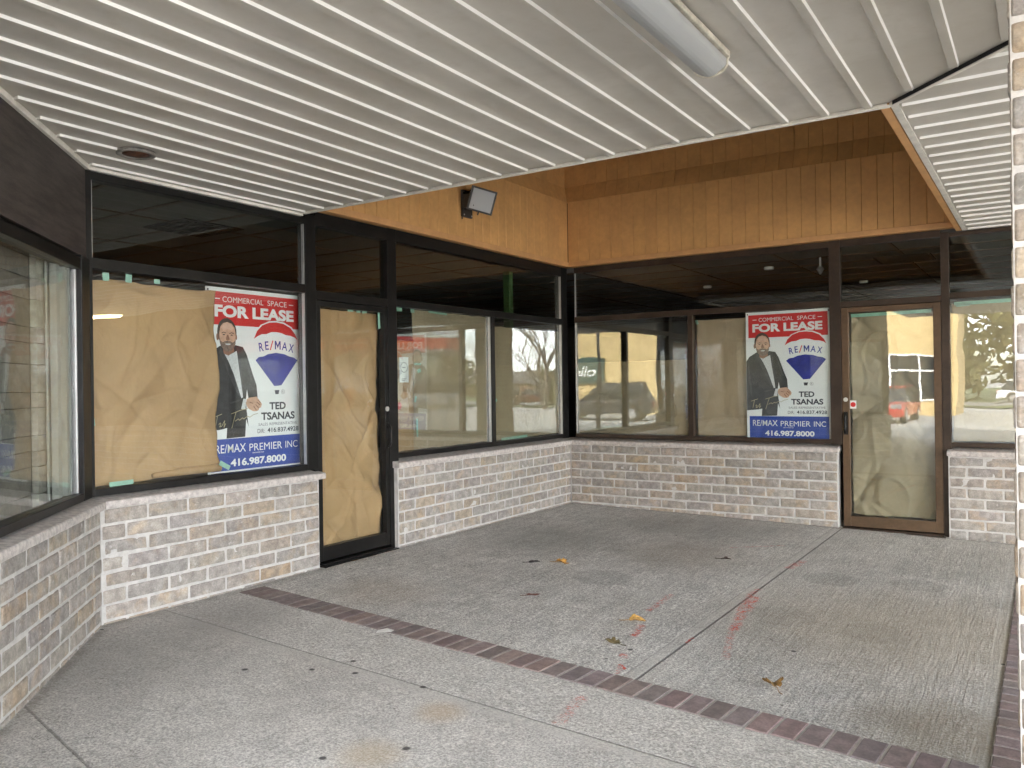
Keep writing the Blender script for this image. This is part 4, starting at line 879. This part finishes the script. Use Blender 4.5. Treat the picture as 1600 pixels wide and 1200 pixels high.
# ------------------------------------------------------------------ beyond the covered walk: what the glass mirrors
def plaza(name, x0, x1, y, h, label, windows, sign=None):
    t = thing(name, label, 'building', 'W', ((x0+x1)/2, y-5, -.26))
    m = MB(); m.box(x0, y-4, -.3, x1, y, h); m.build('wall', M['yellow'], t)
    m = MB(); m.box(x0-.3, y-4.3, h, x1+.3, y+.3, h+.3); m.build('roof', M['roof'], t)
    for a, b, z0, z1 in windows:
        m = MB(); n = max(1, int((b-a)/1.0))
        for k in range(n+1): xx = a+(b-a)*k/n; m.box(xx-.04, y+.01, z0, xx+.04, y+.07, z1)
        for z in (z0, (z0+2*z1)/3, z1): m.box(a, y+.015, z-.04, b, y+.065, z+.04)
        w = m.build('window', M['white'], t); m = MB(); m.box(a, y+.005, z0, b, y+.02, z1); m.build('pane', M['carglass'], w)
    if sign:
        a, b, z0, z1, s = sign; m = MB(); m.box(a, y+.01, z0, b, y+.2, z1); sg = m.build('sign_board', M['sign_green'], t)
        m = MB(); v, f = text_mesh(s, .01, .25); xs = [p[0] for p in v]; ys = [p[1] for p in v]; wx = max(xs)-min(xs); wy = max(ys)-min(ys)
        m.add([(b-.2-(p[0]-min(xs))/wx*(b-a-.75), y+.21, z0+.42+(p[1]-min(ys))/wy*(z1-z0-.84)) for p in v], f); m.build('lettering', M['white'], sg, fix=False)
    return t
plaza('yellow_building', -9, 1.6, -34, 5.2, 'yellow building with white window grids, mirrored in the bronze door', [(-2.6, 1.2, .5, 2.7)])
plaza('yellow_building', 10.0, 19.2, -34, 6.2, 'yellow building with a dark green script sign, mirrored in the corner pane', [(10.6, 12.6, .4, 2.4)], (16.6, 19.0, 1.6, 3.05, 'cello'))
def car(x, y, rot, paint, label, tall=1.7, L=4.6):
    t = thing('parked_car', label, 'car', 'W', (x, y, -.26), 'cars mirrored in the shop glass'); t.rotation_euler = (0, 0, rot); OFF[t.name] = (0, 0, 0)
    W = 1.8; mt = mat('car_paint', paint, .25, .3, .02)
    h = tall*.55; P = [(-L/2, .35), (-L/2, h*.85), (-L/2+.1, h), (L/2-1.2, h), (L/2-.2, h*.85), (L/2, .6), (L/2, .3)]
    for wx in (L*.31, -L*.31): P += [(wx+.40, .3), (wx+.34, .52), (wx+.18, .66), (wx, .70), (wx-.18, .66), (wx-.34, .52), (wx-.40, .3)]
    m = MB(); m.prism(P, -W/2, W/2, 'y'); b = m.build('body', mt, t, bevel=.05)
    m = MB(); lo = [(-L/2+.15, h), (L/2-1.3, h)]; hi = [(-L/2+.55, tall), (L/2-2.2, tall)]; w2 = W/2-.18
    m.add([(lo[0][0], -W/2+.03, h), (lo[1][0], -W/2+.03, h), (lo[1][0], W/2-.03, h), (lo[0][0], W/2-.03, h), (hi[0][0], -w2, tall-.05), (hi[1][0], -w2, tall-.05), (hi[1][0], w2, tall-.05), (hi[0][0], w2, tall-.05)],
        [(0, 1, 5, 4), (1, 2, 6, 5), (2, 3, 7, 6), (3, 0, 4, 7), (4, 5, 6, 7)]); m.build('window', M['carglass'], t)
    m = MB(); m.box(hi[0][0]-.05, -w2-.02, tall-.05, hi[1][0]+.05, w2+.02, tall); m.build('roof', mt, t, bevel=.02)
    for wx in (L*.31, -L*.31):
        for s in (-1, 1):
            m = MB(); m.disc((wx, s*(W/2-.11), .34), (0, 1, 0), .34, .22, 24); w = m.build('wheel', M['rubber'], t, bevel=.02); m = MB(); m.disc((wx, s*(W/2+.005), .34), (0, 1, 0), .21, .02, 18); m.build('rim', M['rim'], w)
    for s in (-1, 1):
        m = MB(); m.box(L/2-.1, s*.62-.2, .62, L/2-.01, s*.62+.2, .76); m.build('headlight', M['rim'], t); m = MB(); m.box(-L/2-.012, s*.72-.12, .62, -L/2+.02, s*.72+.12, .85); m.build('tail_light', M['red'], t)
car(13.0, -27.0, R(14), (.05, .05, .055), 'dark sport utility car on the lot, mirrored in the corner pane', 1.8, 4.8)
car(4.6, -54.5, R(4), (.75, .76, .78), 'white car on the road, mirrored in the window by the brick pillar', 1.55)
car(-.5, -28, R(90), (.45, .03, .03), 'red car before the yellow building, mirrored in the bronze door', 1.5)
car(33, -52, R(20), (.12, .025, .02), 'dark red car on the road beyond the fuel station', 1.5)
m = MB(); m.tube([(10.6, -19.6, -.26), (10.6, -19.6, .75), (10.6, -19.6, .80)], [.08, .08, .03], 14)
single(m, 'bollard', mat('bollard_yellow', (.62, .46, .08), .5), 'yellow bollard on the lot, mirrored in the corner pane', 'bollard', 'W', (10.6, -19.6, -.26))
m = MB(); m.box(9.2, -19.0, -.26, 9.3, -18.9, 8); m.box(9.23, -18.98, 7.8, 9.27, -17.4, 7.9)
single(m, 'lamp_post', M['ring'], 'dark lamp post on the lot, mirrored in the corner pane', 'lamp post', 'W', (9.25, -18.95, -.26))
# fuel station
t = thing('fuel_station', 'red and white fuel station canopy, mirrored in the wide window', 'fuel station', 'W', (43.1, -39.9, -.26)); OFF[t.name] = (0, 0, 0); t.rotation_euler = (0, 0, R(42))
def rrect(a, b, r): return [(cx+r*math.cos(R(d)), cy+r*math.sin(R(d))) for cx, cy, d0 in ((a-r, b-r, 0), (-a+r, b-r, 90), (-a+r, -b+r, 180), (a-r, -b+r, 270)) for d in range(d0, d0+91, 15)]
m = MB(); m.prism(rrect(9, 6, 1.5), 4.6, 5.5, 'z'); m.build('canopy', M['canopy_red'], t); m = MB(); m.prism(rrect(8.9, 5.9, 1.45), 4.45, 4.599, 'z'); m.build('underside', M['white'], t)
for a in (-5, 5):
    for b in (-2.5, 2.5): m = MB(); m.box(a-.2, b-.2, 0, a+.2, b+.2, 4.45); m.build('column', M['white'], t)
for a in (-5, 0, 5): m = MB(); m.box(a-.4, -.6, 0, a+.4, .6, 1.8); m.build('pump', M['canopy_red'], t)
car(36.6, -42.5, R(75), (.75, .75, .76), 'white van beside the fuel station, mirrored in the wide window', 2.1, 4.9)
for k, (x, y, w) in enumerate(((70, -105, 16), (98, -128, 18), (52, -102, 14))):
    t = thing('house', ['low brown house left of the far conifer', 'long brown house beyond the fuel station', 'brown house behind the slender bare trees'][k], 'house', 'W', (x, y, -1.2), 'houses across the road'); OFF[t.name] = (0, 0, 0)
    m = MB(); m.box(-w/2, -5, 0, w/2, 5, 2.9); m.build('wall', M['house'], t); m = MB(); m.prism([(-5.6, 2.85), (5.6, 2.85), (0, 5.2)], -w/2-.5, w/2+.5, 'x'); m.build('roof', M['roof'], t)
    for a in (-w/4, w/5): m = MB(); m.box(a-1, 5.0, 1.0, a+1, 5.04, 2.3); m.build('window', M['carglass'], t)

def bare_tree(x, y, h, seed, label):
    rnd = random.Random(seed); t = thing('bare_tree', label, 'tree', 'W', (x, y, -.25), 'bare trees across the road'); OFF[t.name] = (0, 0, 0)
    tr = MB(); cw = MB()
    def limb(mb, p, d, L, r, dep):
        pts = [p]; rr = [r]
        for i in range(3):
            d = (d+Vector((rnd.uniform(-.2, .2), rnd.uniform(-.2, .2), rnd.uniform(0, .15)))).normalized(); p = p+d*L/3; pts.append(p); rr.append(r*(1-.22*(i+1)))
        mb.tube(pts, rr, 5)
        if dep:
            for k in range(4 if dep > 2 else 4):
                q = pts[rnd.choice((1, 2, 3))]; a = rnd.uniform(0, 6.28); dd = (d*.8+Vector((math.cos(a), math.sin(a), rnd.uniform(0, .6)))*.75).normalized(); limb(cw, q, dd, L*.68, r*.42, dep-1)
    limb(tr, Vector((0, 0, 0)), Vector((0, 0, 1)), h*.42, h*.022, 4)
    tr.build('trunk', M['bark'], t, fix=False); cw.build('crown', M['bark'], t, fix=False)
for i, (x, y, h) in enumerate(((25.9, -42.6, 11), (29.5, -48, 10), (68, -92, 10), (56, -70, 8))):
    bare_tree(x, y, h, 100+i, ['slender bare tree nearest the second yellow building', 'bare tree just behind the slender one', 'distant bare tree before the low brown house', 'small bare tree behind the fuel station'][i])
def leafy(x, y, h, seed, label, mt, cone, cat='tree', nm='tree', n=2600):
    rnd = random.Random(seed); t = thing(nm, label, cat, 'W', (x, y, -.25)); OFF[t.name] = (0, 0, 0)
    m = MB(); m.tube([(0, 0, 0), (.1, 0, h*.5), (0, .1, h*.95)], [h*.02, h*.012, .02], 7)
    for k in range(10): a = rnd.uniform(0, 6.28); z = h*rnd.uniform(.25, .8); m.tube([(0, 0, z), (math.cos(a)*h*.15, math.sin(a)*h*.15, z+h*.06*(-1 if cone else 1.6))], [h*.006, .01], 4)
    m.build('trunk', M['bark'], t, fix=False); m = MB(); cl = [(rnd.gauss(0, .14), rnd.gauss(0, .14), rnd.uniform(.10, .9)) for _ in range(34)]
    for k in range(n):
        if cone:
            w = rnd.random()**.8; tier = (math.floor(w*11)+rnd.random()**2)/11; a = rnd.uniform(0, 6.28); r = h*.24*(1-tier)*math.sqrt(rnd.random())*(.7+.3*math.sin(a*5+tier*40)); p = Vector((r*math.cos(a), r*math.sin(a), h*(.1+.9*tier)-r*.35)); s = h*.035
        else:
            c = rnd.choice(cl); v = Vector((rnd.gauss(0, 1), rnd.gauss(0, 1), rnd.gauss(0, 1)))*.062; p = Vector((c[0]*h+v.x*h, c[1]*h+v.y*h, c[2]*h+v.z*h)); s = h*.036
        u = Vector((rnd.gauss(0, 1), rnd.gauss(0, 1), rnd.gauss(0, 1))).normalized(); q = u.orthogonal().normalized()
        m.add([p-u*s, p+q*s*.5, p+u*s, p-q*s*.5], [(0, 1, 2, 3)])
    m.build('crown', mt, t, fix=False)
leafy(77.9, -115.8, 10.5, 5, 'dark pointed conifer mirrored beside the mullion of the wide window', M['needle'], True, nm='conifer')
for i, (x, y, h) in enumerate(((-3, -66, 15), (5.5, -70, 16), (13, -66, 13), (30.3, -51.3, 3.3), (61.3, -78.9, 7))):
    leafy(x, y, h, 40+i, ['broad autumn tree behind the first yellow building', 'tall autumn tree above the white car', 'rounded autumn tree between the two yellow buildings', 'low straw coloured tree beside the slender bare trees', 'low autumn tree just right of the fuel station'][i], M['leafg'], False)
